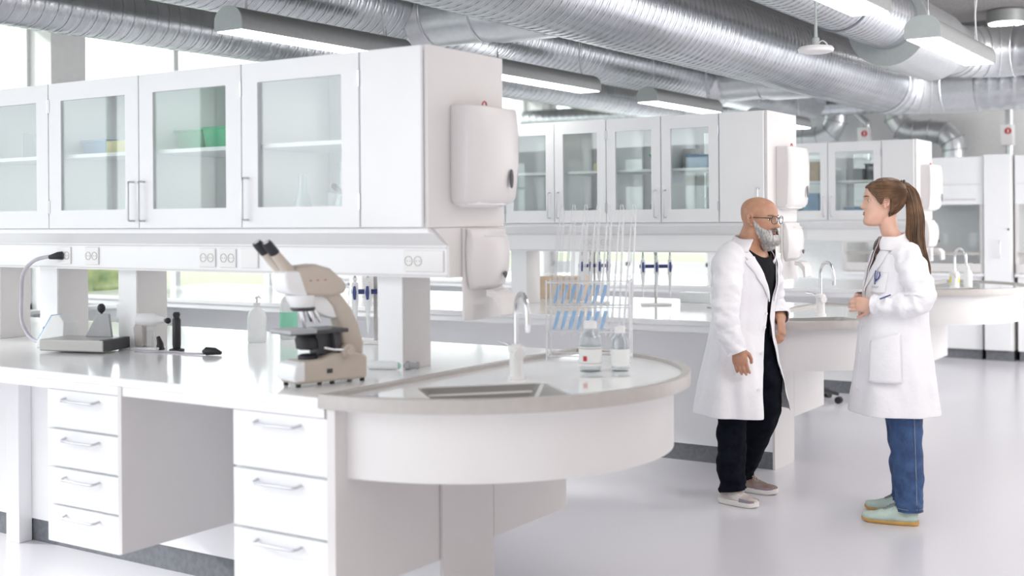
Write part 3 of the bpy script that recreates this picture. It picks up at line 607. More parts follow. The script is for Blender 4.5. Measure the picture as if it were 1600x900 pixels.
# microscope: local frame, x = toward the operator (left in view), then turned
t = thing('microscope', 'beige binocular microscope standing on the near bench', 'microscope', (-.30, -.245, ZT), local=True)
t.rotation_euler = (0, 0, pi+1.27); t.scale = (.97, .97, .925)
def mic():
    P = M
    # side profile extruded across y; x forward (operator)
    def pr(poly, hw): return MB().prism(poly, -hw, hw, 'y')
    bs = build('base', pr([(-.165, .012), (.135, .012), (.142, .03), (.135, .085), (.11, .098), (.03, .10), (-.02, .12), (-.10, .125), (-.165, .10)], .062), P['beige'], t, smooth=40, bevel=.012, bsegs=3)
    build('front_cover', MB().prism([(.10, .02), (.146, .022), (.150, .04), (.140, .088), (.10, .10)], -.064, .064, 'y'), P['mwhite'], t, smooth=40, bevel=.008, bsegs=3)
    arm = [(-.165, .08), (-.168, .15), (-.162, .22), (-.145, .28), (-.115, .335), (-.07, .375), (-.02, .395), (.02, .395), (.03, .36), (-.01, .352), (-.045, .33), (-.07, .29), (-.078, .22), (-.075, .12)]
    build('arm', pr(arm, .033), P['beige'], t, smooth=40, bevel=.012, bsegs=3)
    build('arm_inset', pr([(-.02, .345), (.03, .35), (.02, .30), (-.005, .27), (-.05, .25), (-.078, .25), (-.07, .30), (-.05, .33)], .026), P['mwhite'], t, smooth=40, bevel=.006)
    build('head', pr([(-.115, .345), (-.06, .335), (.035, .34), (.10, .36), (.105, .42), (.06, .455), (-.02, .462), (-.075, .445), (-.115, .405), (-.135, .375)], .052), P['beige'], t, smooth=40, bevel=.016, bsegs=3)
    build('head_front', pr([(.04, .335), (.11, .352), (.125, .37), (.125, .42), (.11, .44), (.055, .44)], .055), P['mwhite'], t, smooth=40, bevel=.014, bsegs=3)
    build('nosepiece', MB().lathe([(.055, .345), (.052, .325), (.042, .298), (.035, .29)], (.045, 0, 0), n=30), P['mwhite'], t, smooth=40)
    build('turret_ring', MB().lathe([(.044, .298), (.047, .292), (.040, .284)], (.045, 0, 0), n=30), P['dark'], t, smooth=40)
    for (a, b_), r in (((.052, 0), .010), ((.012, .02), .009), ((.015, -.022), .009), ((.035, .03), .008)):
        p0 = Vector((a, b_, .288)); dd = Vector(((a-.045)*.4, b_*.4, -.05)) if a < .05 else Vector((0, 0, -.075))
        o = build('objective', MB().tube([p0, p0+dd*.6, p0+dd*.62, p0+dd], [r, r, r*.7, r*.6], 14), P['chrome'], t, smooth=40)
    for s in (-1, 1):
        p0 = Vector((.075, s*.018, .425)); p1 = Vector((.115, s*.033, .478)); p2 = Vector((.160, s*.036, .548)); d_ = (p2-p1).normalized()
        tb = build('eyepiece_tube', MB().tube([p0, p1, p1+d_*.035], [.026, .021, .019], 18), P['beige'], t, smooth=40)
        build('eyepiece', MB().tube([p1+d_*.033, p1+d_*.038, p2-d_*.01, p2], [.019, .0205, .0205, .018], 20), P['black'], tb, smooth=40)
        build('ocular_lens', MB().tube([p2, p2+d_*.001], [.012, .012], 16), P['frost'], tb)
    build('stage', MB().box(-.075, .165, -.075, .075, .198, .213), P['dark'], t, bevel=.003)
    build('stage_lip', MB().box(.06, .168, -.078, .078, .203, .2165), P['grey'], t, bevel=.002)
    build('slide', MB().box(.03, .085, -.035, .035, .2135, .2147), P['clear'], t)
    build('stage_bracket', MB().box(-.07, .03, -.03, .03, .115, .198), P['dark'], t, bevel=.004)
    build('condenser', MB().lathe([(.03, .135), (.042, .14), (.042, .175), (.03, .197)], (.055, 0, 0), n=26), P['black'], t, smooth=40)
    build('focus_post', MB().box(-.055, -.03, .035, .06, .12, .198), P['dark'], t, bevel=.002)
    build('illuminator', MB().lathe([(.036, .09), (.036, .112), (.026, .118)], (.055, 0, 0), n=26), P['black'], t, smooth=40)
    for s in (-1, 1):
        fk = build('focus_knob', MB().lathe([(.026, s*.05), (.026, s*.075), (.015, s*.078), (.015, s*.09)] if s > 0 else [(.026, s*.05), (.026, s*.075), (.015, s*.078), (.015, s*.09)], (-.075, 0, .125), 'y', 26), P['beige'], t, smooth=40)
        build('focus_lever', MB().tube([(-.075, s*.07, .128), (-.01, s*.075, .135), (.03, s*.072, .145)], .005, 8), P['chrome'], t, smooth=60)
    build('rating_plate', MB().box(-.012, .012, .063, .0635, .045, .062), P['dark'], t)
    build('rating_plate', MB().box(-.012, .012, -.0635, -.063, .045, .062), P['dark'], t)
    for q in (.0, .02, .038):
        for sd in (-.0525, .0525): build('red_mark', MB().box(-.045+q*1.6, -.037+q*1.6, sd-.0006, sd+.0006, .399, .4025), P['red'] if q < .03 else P['dark'], t)
    for a in (-.15, -.02, .12):
        for b_ in (-.045, .045): build('foot', MB().lathe([(.009, 0), (.009, .014)], (a, b_, 0), n=12), P['black'], t)
mic()
def lean(o):                                                   # the arm and head lean towards the operator
    for c in o.children:
        if c.name.split('.')[0] not in ('stage', 'stage_lip', 'slide', 'base', 'front_cover'):
            for v in c.data.vertices: v.co.x += max(0, v.co.z-.15)*.2
        lean(c)
lean(t)
# pH meter / hot plate with blue analyser
t = thing('heating_plate', 'grey slab instrument with tilted grey back plate on the near bench', 'instrument', (-1.96, .03, ZT), local=True, rz=.30)
build('body', MB().box(-.17, .16, -.10, .10, .008, .06), M['steel'], t, bevel=.006)
build('dark_end', MB().box(.135, .165, -.098, .098, .010, .061), M['dark'], t, bevel=.004)
build('back_plate', MB().prism([(-.04, .06), (.10, .06), (.085, .165), (.025, .165)], .05, .065, 'y'), M['grey'], t, bevel=.003)
build('knob', MB().ellipsoid((.045, .055, .19), (.018, .018, .022)), M['black'], t, smooth=180)
build('stem', MB().tube([(.045, .057, .16), (.045, .055, .19)], .005, 8), M['black'], t)
t = thing('benchtop_meter', 'small white and blue sloping meter left of the grey slab instrument', 'meter', (-2.25, .08, ZT), local=True, rz=.30)
build('body', MB().prism([(-.07, .0), (.08, .0), (.09, .12), (.06, .155), (.02, .15), (-.06, .03)], -.05, .05, 'y'), M['mwhite'], t, bevel=.006)
build('face', MB().prism([(-.058, .036), (.016, .148), (.012, .152), (-.062, .04)], -.042, .042, 'y'), M['blue'], t)
build('dial', MB().ellipsoid((-.03, -.02, .088), (.016, .016, .012)), M['dark'], t, smooth=180)
# cord from the socket to the meter
p = catmull([(-2.26, .10, 1.345), (-2.36, .06, 1.325), (-2.44, .05, 1.26), (-2.47, .06, 1.15), (-2.48, .07, 1.03), (-2.42, .08, .95), (-2.30, .09, .93), (-2.25, .10, .935)], 8)
t = thing('power_cord', 'lilac-grey power cord looping down from the left socket to the meter', 'cord', (-2.26, .1, .93))
build('cable', MB().tube(p, .009, 10), M['cable'], t, smooth=60)
build('plug', MB().tube([(-2.24, .118, 1.345), (-2.25, .10, 1.345), (-2.29, .085, 1.338)], [.02, .018, .010], 12), M['black'], t, smooth=40)
# mini centrifuge / stirrer
t = thing('overhead_stirrer', 'small white clamp stirrer standing next to the black rod on the near bench', 'instrument', (-1.76, .22, ZT), local=True, rz=.35)
build('base', MB().box(-.07, .06, -.045, .045, 0, .012), M['mwhite'], t, bevel=.004)
build('column', MB().prism([(-.06, .012), (-.02, .012), (-.02, .12), (-.05, .14), (-.07, .10)], -.02, .02, 'y'), M['rim'], t, bevel=.006)
build('motor', MB().lathe([(.02, -.06), (.03, -.055), (.03, .03), (.018, .045), (.012, .08)], (0, 0, .135), 'x', 22), M['mwhite'], t, smooth=40)
build('chuck', MB().ellipsoid((.095, 0, .132), (.014, .014, .014)), M['black'], t, smooth=180)
build('cup', MB().lathe([(.022, .012), (.026, .08), (.022, .085)], (.0, 0, 0), n=20), M['clear'], t, smooth=40)
build('valve', MB().tube([(.055, 0, .0), (.055, 0, .03), (.045, 0, .06)], [.02, .014, .008], 12), M['black'], t, smooth=40)
t = thing('burner_rod', 'upright black rod on a small foot on the near bench', 'rod', (-1.60, .24, ZT), local=True)
build('rod', MB().lathe([(.016, .008), (.019, .03), (.019, .14), (.013, .15), (.017, .165), (.012, .175)], n=18), M['black'], t, smooth=40)
build('foot', MB().lathe([(.034, 0), (.034, .008), (.018, .012)], n=20), M['black'], t, smooth=40)
t = thing('extension_plug', 'black plug lying on the near bench at the end of a thin lead', 'plug', (-1.33, .19, ZT), local=True, rz=.4)
build('body', MB().tube([(-.035, 0, .014), (-.02, 0, .018), (.02, 0, .018), (.05, 0, .01)], [.008, .018, .016, .007], 12), M['black'], t, smooth=40)
build('lead', MB().tube(catmull([(-.03, 0, .006), (-.12, .02, .005), (-.2, .07, .005), (-.32, .07, .005), (-.40, .09, .005)], 6), .0045, 8), M['cable'], t, smooth=60)
o = one('beaker', MB().lathe([(.02, 0), (.024, .004), (.025, .045), (.022, .045), (.022, .006), (.001, .006)], n=24), M['lbl'], 'tiny pale pot on the near bench between the slab and the stirrer', 'pot', (0, 0, 0), smooth=40); o.location = (-1.86, .16, ZT)
# bottles
def pump_bottle(loc, h, r, bodym, labm, lab, name='pump_bottle', grp='plastic bottles on the benches', liquid=None, capm='plastic'):
    t = thing(name, lab, 'bottle', loc, grp, local=True)
    build('body', MB().lathe([(r*.9, 0), (r, .006), (r, h*.55), (r*.85, h*.66), (r*.3, h*.76), (r*.3, h*.80)], n=28), M[bodym], t, smooth=40)
    if labm: build('label', MB().lathe([(r+.0006, h*.14), (r+.0006, h*.46)], n=28, cap=False), M[labm], t, smooth=40)
    build('pump', MB().tube([(0, 0, h*.79), (0, 0, h*.80), (0, 0, h*.86), (0, 0, h*.87), (0, 0, h*.98)], [r*.36, r*.38, r*.36, r*.12, r*.12], 14), M[capm], t, smooth=40)
    build('nozzle', MB().tube([(-.004, 0, h*.97), (.02, -.01, h), (.045, -.02, h*.97)], [.007, .006, .004], 10), M[capm], t, smooth=50)
    return t
pump_bottle((-1.56, .70, ZT), .22, .045, 'frost', None, 'squat translucent wash bottle left of the microscope')
pump_bottle((-1.545, .90, ZT), .29, .043, 'frost', 'mint', 'tall wash bottle with mint label left of the microscope')
def jar(loc, h, r, lab, band):
    t = thing('reagent_bottle', lab, 'bottle', loc, 'clear bottles on the near round end', local=True)
    build('body', MB().lathe([(r*.92, 0), (r, .005), (r, h*.7), (r*.55, h*.82), (r*.5, h*.9), (r*.46, h*.9), (r*.5, h*.81), (r*.94, h*.69), (r*.94, .008), (.001, .006)], n=30), M['clear'], t, smooth=40)
    lb = build('label', MB().lathe([(r+.0006, h*.12), (r+.0006, h*.5)], n=30, cap=False), M['lbl'], t, smooth=40)
    if band:
        build('label_line', MB().lathe([(r+.0012, h*.46), (r+.0012, h*.475)], n=30, cap=False), M['sock'], lb)
        build('label_line', MB().lathe([(r+.0012, h*.17), (r+.0012, h*.18)], n=30, cap=False), M['sock'], lb)
        build('hazard_mark', MB().box(-.006, .010, -r-.0016, -r-.0008, h*.22, h*.32), M['red'], lb)
    build('cap', MB().lathe([(r*.56, h*.86), (r*.56, h), (r*.5, h*1.005)], n=24), M['plastic'], t, smooth=40)
jar((.36, .54, .919), .19, .044, 'clear bottle with white label and red mark behind the near sink', True)
jar((.455, .60, .919), .17, .036, 'slimmer clear bottle right of the labelled one behind the near sink', False)
t = pump_bottle((.21, YS[2]+.36, .919), .17, .04, 'plastic', 'yellow', 'white pump bottle with yellow label on the farthest island')
pump_bottle((.33, YS[2]+.30, .919), .19, .035, 'frost', None, 'clear pump bottle beside the yellow-labelled one')
# syringe-like cylinder lying
t = thing('glass_cylinder', 'clear tube with dark stopper lying in front of the near post', 'tube', (-.33, .19, ZT+.017), local=True, rz=YAW-.12)
build('barrel', MB().lathe([(.015, -.09), (.017, -.085), (.017, .045), (.012, .05)], axis='x', n=22), M['frost'], t, smooth=40)
build('stopper', MB().lathe([(.0172, .03), (.0172, .07), (.011, .075), (.011, .10), (.016, .102), (.012, .112)], axis='x', n=20), M['grey'], t, smooth=40)
build('green_ring', MB().lathe([(.0176, .035), (.0176, .05)], axis='x', n=20, cap=False), M['mint'], t)
# pipette stands
def pipettes(loc, n, lab, rz=0, h=.34):
    t = thing('pipette_stand', lab, 'pipette stand', loc, 'pipette stands', local=True, rz=rz)
    build('base', MB().box(-.10, .10, -.05, .05, 0, .014), M['plastic'], t, bevel=.005)
    build('stem', MB().tube([(0, .02, .01), (0, .02, h*.93), (0, .02, h)], [.009, .009, .016], 12), M['rim'], t, smooth=40)
    build('bar', MB().tube([(-.11, 0, h*.72), (.11, 0, h*.72)], .012, 12), M['navy'], t, smooth=60)
    for i in range(n):
        x = -.09+.18*i/(n-1)
        b_ = MB().tube([(x, -.03, h*.92), (x, -.03, h*.9), (x, -.03, h*.86), (x, -.03, h*.84), (x, -.03, h*.6), (x, -.03, h*.38), (x, -.03, h*.15)], [.010, .010, .006, .015, .016, .010, .004], 12)
        pp = tag(build('pipette', b_, M['frost'], None, smooth=40), 'hanging pipette, %s from the left, on the %s' % (['first', 'second', 'third', 'fourth', 'fifth'][i], lab), 'pipette', 'pipettes on stands')
        pp.location = Vector(loc); pp.rotation_euler.z = rz
        g_ = MB().tube([(x, -.045, h*.80), (x, -.052, h*.72), (x, -.046, h*.62)], [.006, .010, .006], 8); q = build('grip', g_, M['navy'], pp, smooth=60)
        build('plunger', MB().tube([(x, -.03, h*.86), (x, -.03, h*.99)], [.003, .007], 8), M['grey'], pp)
pipettes((-1.02, .93, ZT), 4, 'pipette stand behind the microscope', rz=YAW)
pipettes((-1.42, YS[1]+.45, ZT), 4, 'left pipette stand on the middle island', rz=YAW, h=.36)
pipettes((-.98, YS[1]+.50, ZT), 3, 'right pipette stand on the middle island', rz=YAW, h=.36)
# wire drying rack on the near round end
t = thing('drying_rack', 'tall white wire drying rack at the back of the near round end', 'drying rack', (.17, .87, .919), local=True, rz=.42)
fr = MB()
for z in (.02, .12, .22, .32):
    for a, b_ in (((-.17, -.07), (.17, -.07)), ((.17, -.07), (.17, .07)), ((.17, .07), (-.17, .07)), ((-.17, .07), (-.17, -.07))): fr.tube([(*a, z), (*b_, z)], .0028, 6)
for a in (-.17, .17):
    for b_ in (-.07, .07): fr.tube([(a, b_, 0), (a, b_, .33)], .0035, 6)
build('frame', fr, M['wire'], t)
for i in range(7):
    for j in range(3):
        x = -.15+i*.05; y = -.06+j*.06; top = .56+.04*((i*3+j) % 3)
        p_ = [(x-.012, y, .10), (x-.004+.03, y, top-.03), (x+.03, y, top), (x+.036, y, top), (x+.042, y, top-.03), (x+.02, y, .10)]
        build('peg', MB().tube(p_, .0017, 5), M['wire'], t)
for r_ in range(2):
    for i in range(7):
        x = -.14+i*.032; o = one('test_tube', MB().tube([(x, -.055-.02*r_, .235-.105*r_), (x+.006, -.05-.02*r_, .25-.105*r_), (x+.022, -.045-.02*r_, .31-.105*r_)], [.004, .007, .008], 8), M['blue'],
            ['upper', 'lower'][r_]+' row blue tube in the wire drying rack, '+['first', 'second', 'third', 'fourth', 'fifth', 'sixth', 'seventh'][i]+' from the left', 'tube', (0, 0, 0), 'blue tubes in the drying rack', smooth=60)
        o.location = (.17, .87, .919); o.rotation_euler.z = .42
# middle-island small white stand, kraft box beyond
t = thing('burette_foot', 'white tapered tap base standing on the middle island left of the man', 'tap', (-.52, YS[1]+.46, ZT), local=True)
build('foot', MB().lathe([(.07, 0), (.07, .006), (.03, .012), (.024, .02)], n=28), M['grey'], t, smooth=40)
build('column', MB().lathe([(.024, .015), (.018, .08), (.016, .26), (.022, .28), (.01, .30)], n=20), M['plastic'], t, smooth=40)
build('arm', MB().tube([(0, 0, .24), (.06, -.03, .26), (.10, -.05, .24)], [.008, .007, .006], 10), M['chrome'], t, smooth=60)
one('carton', MB().box(-2.05, -1.72, YS[1]+.75, YS[1]+.95, ZT, ZT+.16), M['tan'], 'kraft cardboard box behind the posts on the middle island', 'box', (-1.9, YS[1]+.85, ZT), bevel=.003)
one('test_tube_rack', MB().box(-.95, -.72, YS[1]+.80, YS[1]+.90, ZT, ZT+.07), M['frost'], 'low white rack on the middle island behind the man', 'rack', (-.83, YS[1]+.85, ZT), bevel=.004)

# cabinet contents
def tub(loc, wd, dp, h, m, lab, lid=None, grp='boxes in the wall cabinets'):
    t = thing('storage_tub', lab, 'tub', loc, grp, local=True)
    k = .9
    build('body', MB().rings([[(-wd*k/2, -dp*k/2, 0), (wd*k/2, -dp*k/2, 0), (wd*k/2, dp*k/2, 0), (-wd*k/2, dp*k/2, 0)], [(-wd/2, -dp/2, h), (wd/2, -dp/2, h), (wd/2, dp/2, h), (-wd/2, dp/2, h)]]), M[m], t, bevel=.006)
    build('rim', MB().box(-wd/2-.006, wd/2+.006, -dp/2-.006, dp/2+.006, h-.008, h+.002), M[lid or m], t, bevel=.003)
def flask(loc, h, lab, m='clear', grp='glassware in the wall cabinets'):
    r = h*.28; tag(build('flask', MB().lathe([(r*.95, 0), (r, .004), (r*.9, h*.2), (r*.35, h*.66), (r*.3, h*.95), (r*.38, h), (r*.3, h), (r*.24, h*.66), (r*.8, h*.2), (r*.9, .01)], n=22), M[m], None, smooth=40), lab, 'flask', grp).location = loc
def stackbox(loc, wd, dp, h, m, lab, grp='boxes in the wall cabinets'):
    one('box', MB().box(-wd/2, wd/2, -dp/2, dp/2, 0, h), M[m], lab, 'box', (0, 0, 0), grp, bevel=.003).location = loc
zS, zF = 1.809, 1.489
tub((-1.235, .26, zS), .19, .22, .095, 'green', 'bright green tub on the upper shelf, right one'); tub((-1.43, .26, zS), .165, .2, .09, 'green', 'green tub on the upper shelf, left one behind the frame')
tub((-2.035, .24, zS), .17, .2, .07, 'blue', 'blue tub on the upper shelf of the nearest island'); stackbox((-1.80, .22, zS), .22, .22, .06, 'cream', 'cream box beside the blue tub on the upper shelf')
stackbox((-2.45, .24, zS), .2, .22, .12, 'grey', 'grey box on the upper shelf at the left edge'); tub((-2.42, .24, zF), .22, .22, .05, 'cream', 'shallow cream tray on the cabinet floor at the left edge')
for i, (x, h, lab) in enumerate([(-1.14, .17, 'slim glass flask on the cabinet floor beneath the green tubs, left'), (-1.06, .16, 'slim glass flask on the cabinet floor beneath the green tubs, right'), (-.72, .20, 'glass flask in the nearest end cabinet, left'), (-.50, .24, 'tall glass flask in the nearest end cabinet, right')]): flask((x, .12 if x > -.9 else .22, zF), h, lab)
t = thing('balance', 'white and dark desktop balance inside the nearest end cabinet', 'instrument', (-.62, .36, zF), local=True, rz=.1)
build('body', MB().prism([(-.12, 0), (.10, 0), (.10, .06), (.02, .10), (-.12, .13)], -.07, .07, 'y'), M['mwhite'], t, bevel=.008)
build('arm', MB().tube([(-.14, 0, .16), (-.02, 0, .06), (.05, 0, .02)], [.012, .016, .012], 10), M['dark'], t, smooth=60)
Y = YS[1]
stackbox((-1.17, Y+.25, zS), .17, .2, .055, 'cream', 'pale yellow box on the middle island upper shelf'); tub((-.50, Y+.25, zS), .18, .2, .085, 'blue', 'pale blue tub on the middle island upper shelf')
stackbox((-.62, Y+.3, zS), .06, .15, .13, 'grey', 'narrow grey box next to the pale blue tub'); 
t = thing('funnel_stand', 'green glass funnel on the middle island upper shelf', 'funnel', (-.83, Y+.25, zS), local=True)
build('cone', MB().lathe([(.01, 0), (.012, .03), (.07, .10), (.066, .10), (.010, .035)], n=24, cap=False), M['gglass'], t, smooth=40)
for i, (x, h, lab) in enumerate([(-.40, .14, 'row of slim flasks, right one, in the middle end cabinet'), (-.48, .14, 'row of slim flasks, left one, in the middle end cabinet'), (-.86, .10, 'small flask on the floor of the middle end cabinet'), (-1.20, .11, 'small flask in the second middle cabinet'), (-1.62, .16, 'flask in the second middle cabinet, left door')]): flask((x, Y+.2, zF), h, lab)
stackbox((-1.25, Y+.28, zF), .16, .2, .08, 'grey', 'grey box on the floor of the second middle cabinet')
Y = YS[2]
stackbox((-.55, Y+.2, zS), .14, .16, .10, 'grey', 'grey box on the far island upper shelf, left'); tub((-.42, Y+.25, zS), .1, .2, .14, 'dark', 'dark tub on the far island upper shelf, right')
tub((-.56, Y+.2, zF), .16, .16, .09, 'blue', 'pale blue tub on the far cabinet floor'); stackbox((-.60, Y+.14, zF), .09, .07, .055, 'lbl', 'small white carton in front of the blue tub in the far cabinet')
stackbox((-.95, Y+.25, zF), .14, .16, .22, 'blue', 'tall light blue folder box in the far cabinet, left door'); stackbox((-.93, Y+.25, zS), .12, .2, .17, 'tan', 'tan box on the far island upper shelf, left door')

# swivel stool behind the middle island
t = thing('swivel_stool', 'black swivel stool on castors behind the middle island', 'stool', (-.76, 6.10, 0), local=True)
for i in range(5):
    a = R_(-20+72*i-YAW*0+18); d = Vector((cos(a), sin(a), 0))
    lg = build('leg', MB().tube([Vector((0, 0, .11)), d*.14+Vector((0, 0, .10)), d*.27+Vector((0, 0, .075))], [.024, .018, .014], 10), M['dark'], t, smooth=60)
    for s in (-1, 1):
        c = d*.27+Vector((-d.y, d.x, 0))*.014*s; e = Vector((-d.y, d.x, 0))*.009
        build('castor', MB().tube([c-e+Vector((0, 0, .028)), c+e+Vector((0, 0, .028))], [.028, .028], 18), M['black'], lg, smooth=40)
build('gas_column', MB().lathe([(.03, .08), (.03, .30), (.016, .31), (.016, .52)], n=20), M['dark'], t, smooth=40)
build('foot_ring', MB().tube([(.2*cos(2*pi*i/32), .2*sin(2*pi*i/32), .34) for i in range(33)], .012, 8), M['dark'], t, smooth=60)
for i in range(3): a = 2*pi*i/3; build('ring_spoke', MB().tube([(0, 0, .33), (.2*cos(a), .2*sin(a), .34)], .008, 8), M['dark'], t)
build('seat', MB().lathe([(.10, .52), (.18, .53), (.19, .56), (.17, .59), (.05, .595)], n=32), M['black'], t, smooth=50)
#PEOPLE#
# ---------------------------------------------------------------- people
def vox(o, size=.005, it=3, fac=.5):
    m = o.modifiers.new('remesh', 'REMESH'); m.mode = 'VOXEL'; m.voxel_size = size; m.use_smooth_shade = True
    s_ = o.modifiers.new('smooth', 'SMOOTH'); s_.iterations = it; s_.factor = fac
def fdir(yaw): return Vector((cos(yaw), sin(yaw), 0))
def g(x, s_): return math.exp(-x*x/(2*s_*s_))
HEAD = [(-.122, .062, .030, .016), (-.115, .084, .010, .032), (-.10, .092, -.008, .044), (-.08, .091, -.028, .053), (-.055, .088, -.052, .060), (-.03, .087, -.074, .066),
        (0, .086, -.090, .072), (.03, .091, -.097, .0755), (.06, .087, -.097, .0745), (.085, .072, -.085, .066), (.103, .047, -.062, .048), (.114, .016, -.032, .024), (.117, -.005, -.012, .006)]
def headk(t):
    t = max(HEAD[0][0], min(HEAD[-1][0], t)); i = 0
    while i < len(HEAD)-2 and t > HEAD[i+1][0]: i += 1
    a, b = HEAD[i], HEAD[i+1]; p = HEAD[max(i-1, 0)]; n = HEAD[min(i+2, len(HEAD)-1)]; h = b[0]-a[0]; u = (t-a[0])/h; out = []
    for k in (1, 2, 3):
        ma = (b[k]-p[k])/(b[0]-p[0])*h if i > 0 else (b[k]-a[k])*1.6; mb_ = (n[k]-a[k])/(n[0]-a[0])*h if i < len(HEAD)-2 else (b[k]-a[k])*1.8
        out.append((2*u**3-3*u*u+1)*a[k]+(u**3-2*u*u+u)*ma+(-2*u**3+3*u*u)*b[k]+(u**3-u*u)*mb_)
    return out
def head_surface(t, a, P, off=0.0):
    """point of the head at height t and angle a (0 = straight ahead), local (forward, side, up)"""
    F, B, W = headk(t); c = (F+B)/2; L = (F-B)/2
    W *= P.get('w', 1)
    q_ = max(0, min(1, (-.01-t)/.07)); W *= 1+(P.get('jaw', 1)-1)*q_*q_*(3-2*q_)
    if t < -.04: F_ = P.get('chin', 0)*g(t+.10, .022)
    else: F_ = 0
    ca, sa = cos(a), sin(a); e = .88
    x = c+L*math.copysign(abs(ca)**e, ca); y = W*math.copysign(abs(sa)**e, sa)
    fr = max(0, ca)
    if fr > 0:
        x += F_*fr
        nz = P.get('nose', 1)*(.006*g(t-.012, .012)+.018*g(t+.012, .012)+.023*g(t+.027, .008))*(1 if t > -.034 else g(t+.034, .004))
        x += nz*g(y, .0095 if t > -.01 else .0125)*(fr > .5)
        x += .003*g(t-.028, .007)*g(abs(y)-.025, .02)*(fr > .3)                      # brow
        x -= .009*g(t-.010, .010)*g(abs(y)-.031, .012)*(fr > .3)                     # eye socket
        x += .0045*(g(t+.053, .0035)+g(t+.063, .004))*g(y, .016) - .003*g(t+.0575, .002)*g(y, .02)*(fr > .5)   # lips
        x -= .003*g(t+.074, .006)*g(y, .02)
        x += .003*g(t+.02, .014)*g(abs(y)-.04, .014)                                  # cheek
    if off:
        n = Vector((ca*.9, sa*1.0, max(0, t-.03)*9)).normalized(); x += n.x*off; y += n.y*off; t += n.z*off
    return Vector((x, y, t))
def head_mesh(P, mb, X, nu=72, step=.004, t0=-.1215, t1=.1168):
    rs = []; n = int((t1-t0)/step)
    for i in range(n+1):
        t = t0+(t1-t0)*i/n; rs.append([X(head_surface(t, 2*pi*j/nu, P)) for j in range(nu)])
    mb.rings(rs)
def ear(mb, X, side, P):
    W = lerpk([(k[0],)+k[1:] for k in HEAD], 0)[2]*P.get('w', 1)
    pts = []; 
    for k in range(15):                                                                # helix rim
        a = R_(-50+k*19); pts.append((-.008-.015*cos(a)*.95-.004*sin(a), side*(W+.004+.006*(1 if cos(a) > 0 else .4)), .004+.029*sin(a) if sin(a) > 0 else .004+.030*sin(a)))
    mb.tube([X(Vector(p)) for p in pts], [.0045]*15, 8)
    k0 = len(mb.v); mb.ellipsoid((0, 0, 0), (.014, .006, .026), nu=14, nv=10); mb.v[k0:] = [tuple(X(Vector(v)+Vector((-.008, side*(W+.001), .003)))) for v in mb.v[k0:]]
    k0 = len(mb.v); mb.ellipsoid((0, 0, 0), (.008, .005, .009), nu=12, nv=8); mb.v[k0:] = [tuple(X(Vector(v)+Vector((-.003, side*(W+.003), -.024)))) for v in mb.v[k0:]]
def headX(c, yaw, pitch=0, s=1.0, tilt=0):
    f = fdir(yaw); side = Vector((-sin(yaw), cos(yaw), 0)); u = Vector((0, 0, 1)); f2 = f*cos(pitch)+u*sin(pitch); u2 = u*cos(pitch)-f*sin(pitch)
    c = Vector(c); return lambda v: c+(f2*v.x+side*v.y+u2*v.z)*s
def hand(mb, wrist, fd, nd, s=1.0, curl=(.35, .45, .4), mirror=1, spread=.05, thumb_curl=.35):
    """wrist point, finger direction, palm normal (palm faces nd); mirror=+1: thumb on the fd x nd side"""
    wr = Vector(wrist); f = Vector(fd).normalized(); nv = Vector(nd); nv = (nv-f*nv.dot(f)).normalized(); sd = f.cross(nv)*mirror
    pal = [(-.015, .027, .019), (.01, .028, .018), (.035, .036, .016), (.06, .041, .0145), (.082, .041, .012), (.092, .036, .009)]
    rs = []
    for d, a, b in pal:
        c = wr+f*d*s; rs.append([c+sd*a*s*cos(2*pi*j/18)+nv*b*s*sin(2*pi*j/18) for j in range(18)])
    mb.rings(rs)
    for k, (off, L, r) in enumerate([(.030, .078, .0088), (.010, .087, .0092), (-.011, .080, .0088), (-.030, .062, .0078)]):
        p = wr+f*.078*s+sd*off*s; d = (f+sd*spread*(off*20)).normalized(); pts = [p-f*.02*s, p]; rr = [r*s*.9, r*s]
        ang = 0; kk = curl if not isinstance(curl[0], tuple) else curl[k]
        for seg, ln in enumerate((.46, .30, .24)):
            ang += kk[seg]; q = (d*cos(ang)+nv*sin(ang)); pts.append(pts[-1]+q*ln*L*s*.5); pts.append(pts[-1]+q*ln*L*s*.5); rr += [r*s*(.94-.07*seg), r*s*(.97-.09*seg)]
        pts.append(pts[-1]+q*.004*s); rr.append(r*s*.45); mb.tube(pts, rr, 10)
    p = wr+f*.018*s+sd*.022*s+nv*.006*s; d = (f*.72+sd*.62+nv*.3).normalized(); pts = [p]; rr = [.013*s]
    for seg, (ln, r) in enumerate(((.042, .0115), (.032, .0098), (.024, .0085))):
        pts.append(pts[-1]+d*ln*s); rr.append(r*s); d = (d+(f*.5-sd*.45+nv*.2)*thumb_curl).normalized()
    pts.append(pts[-1]+d*.004); rr.append(.004*s); mb.tube(pts, rr, 10)
def limb(mb, pts, rad, n=18, k=6):
    P = catmull(pts, k); m = len(pts)-1; rr = []
    for i in range(len(P)):
        q = i/k; j = min(int(q), m-1); t = q-j; rr.append(rad[j]+(rad[j+1]-rad[j])*t)
    mb.tube(P, rr, n)
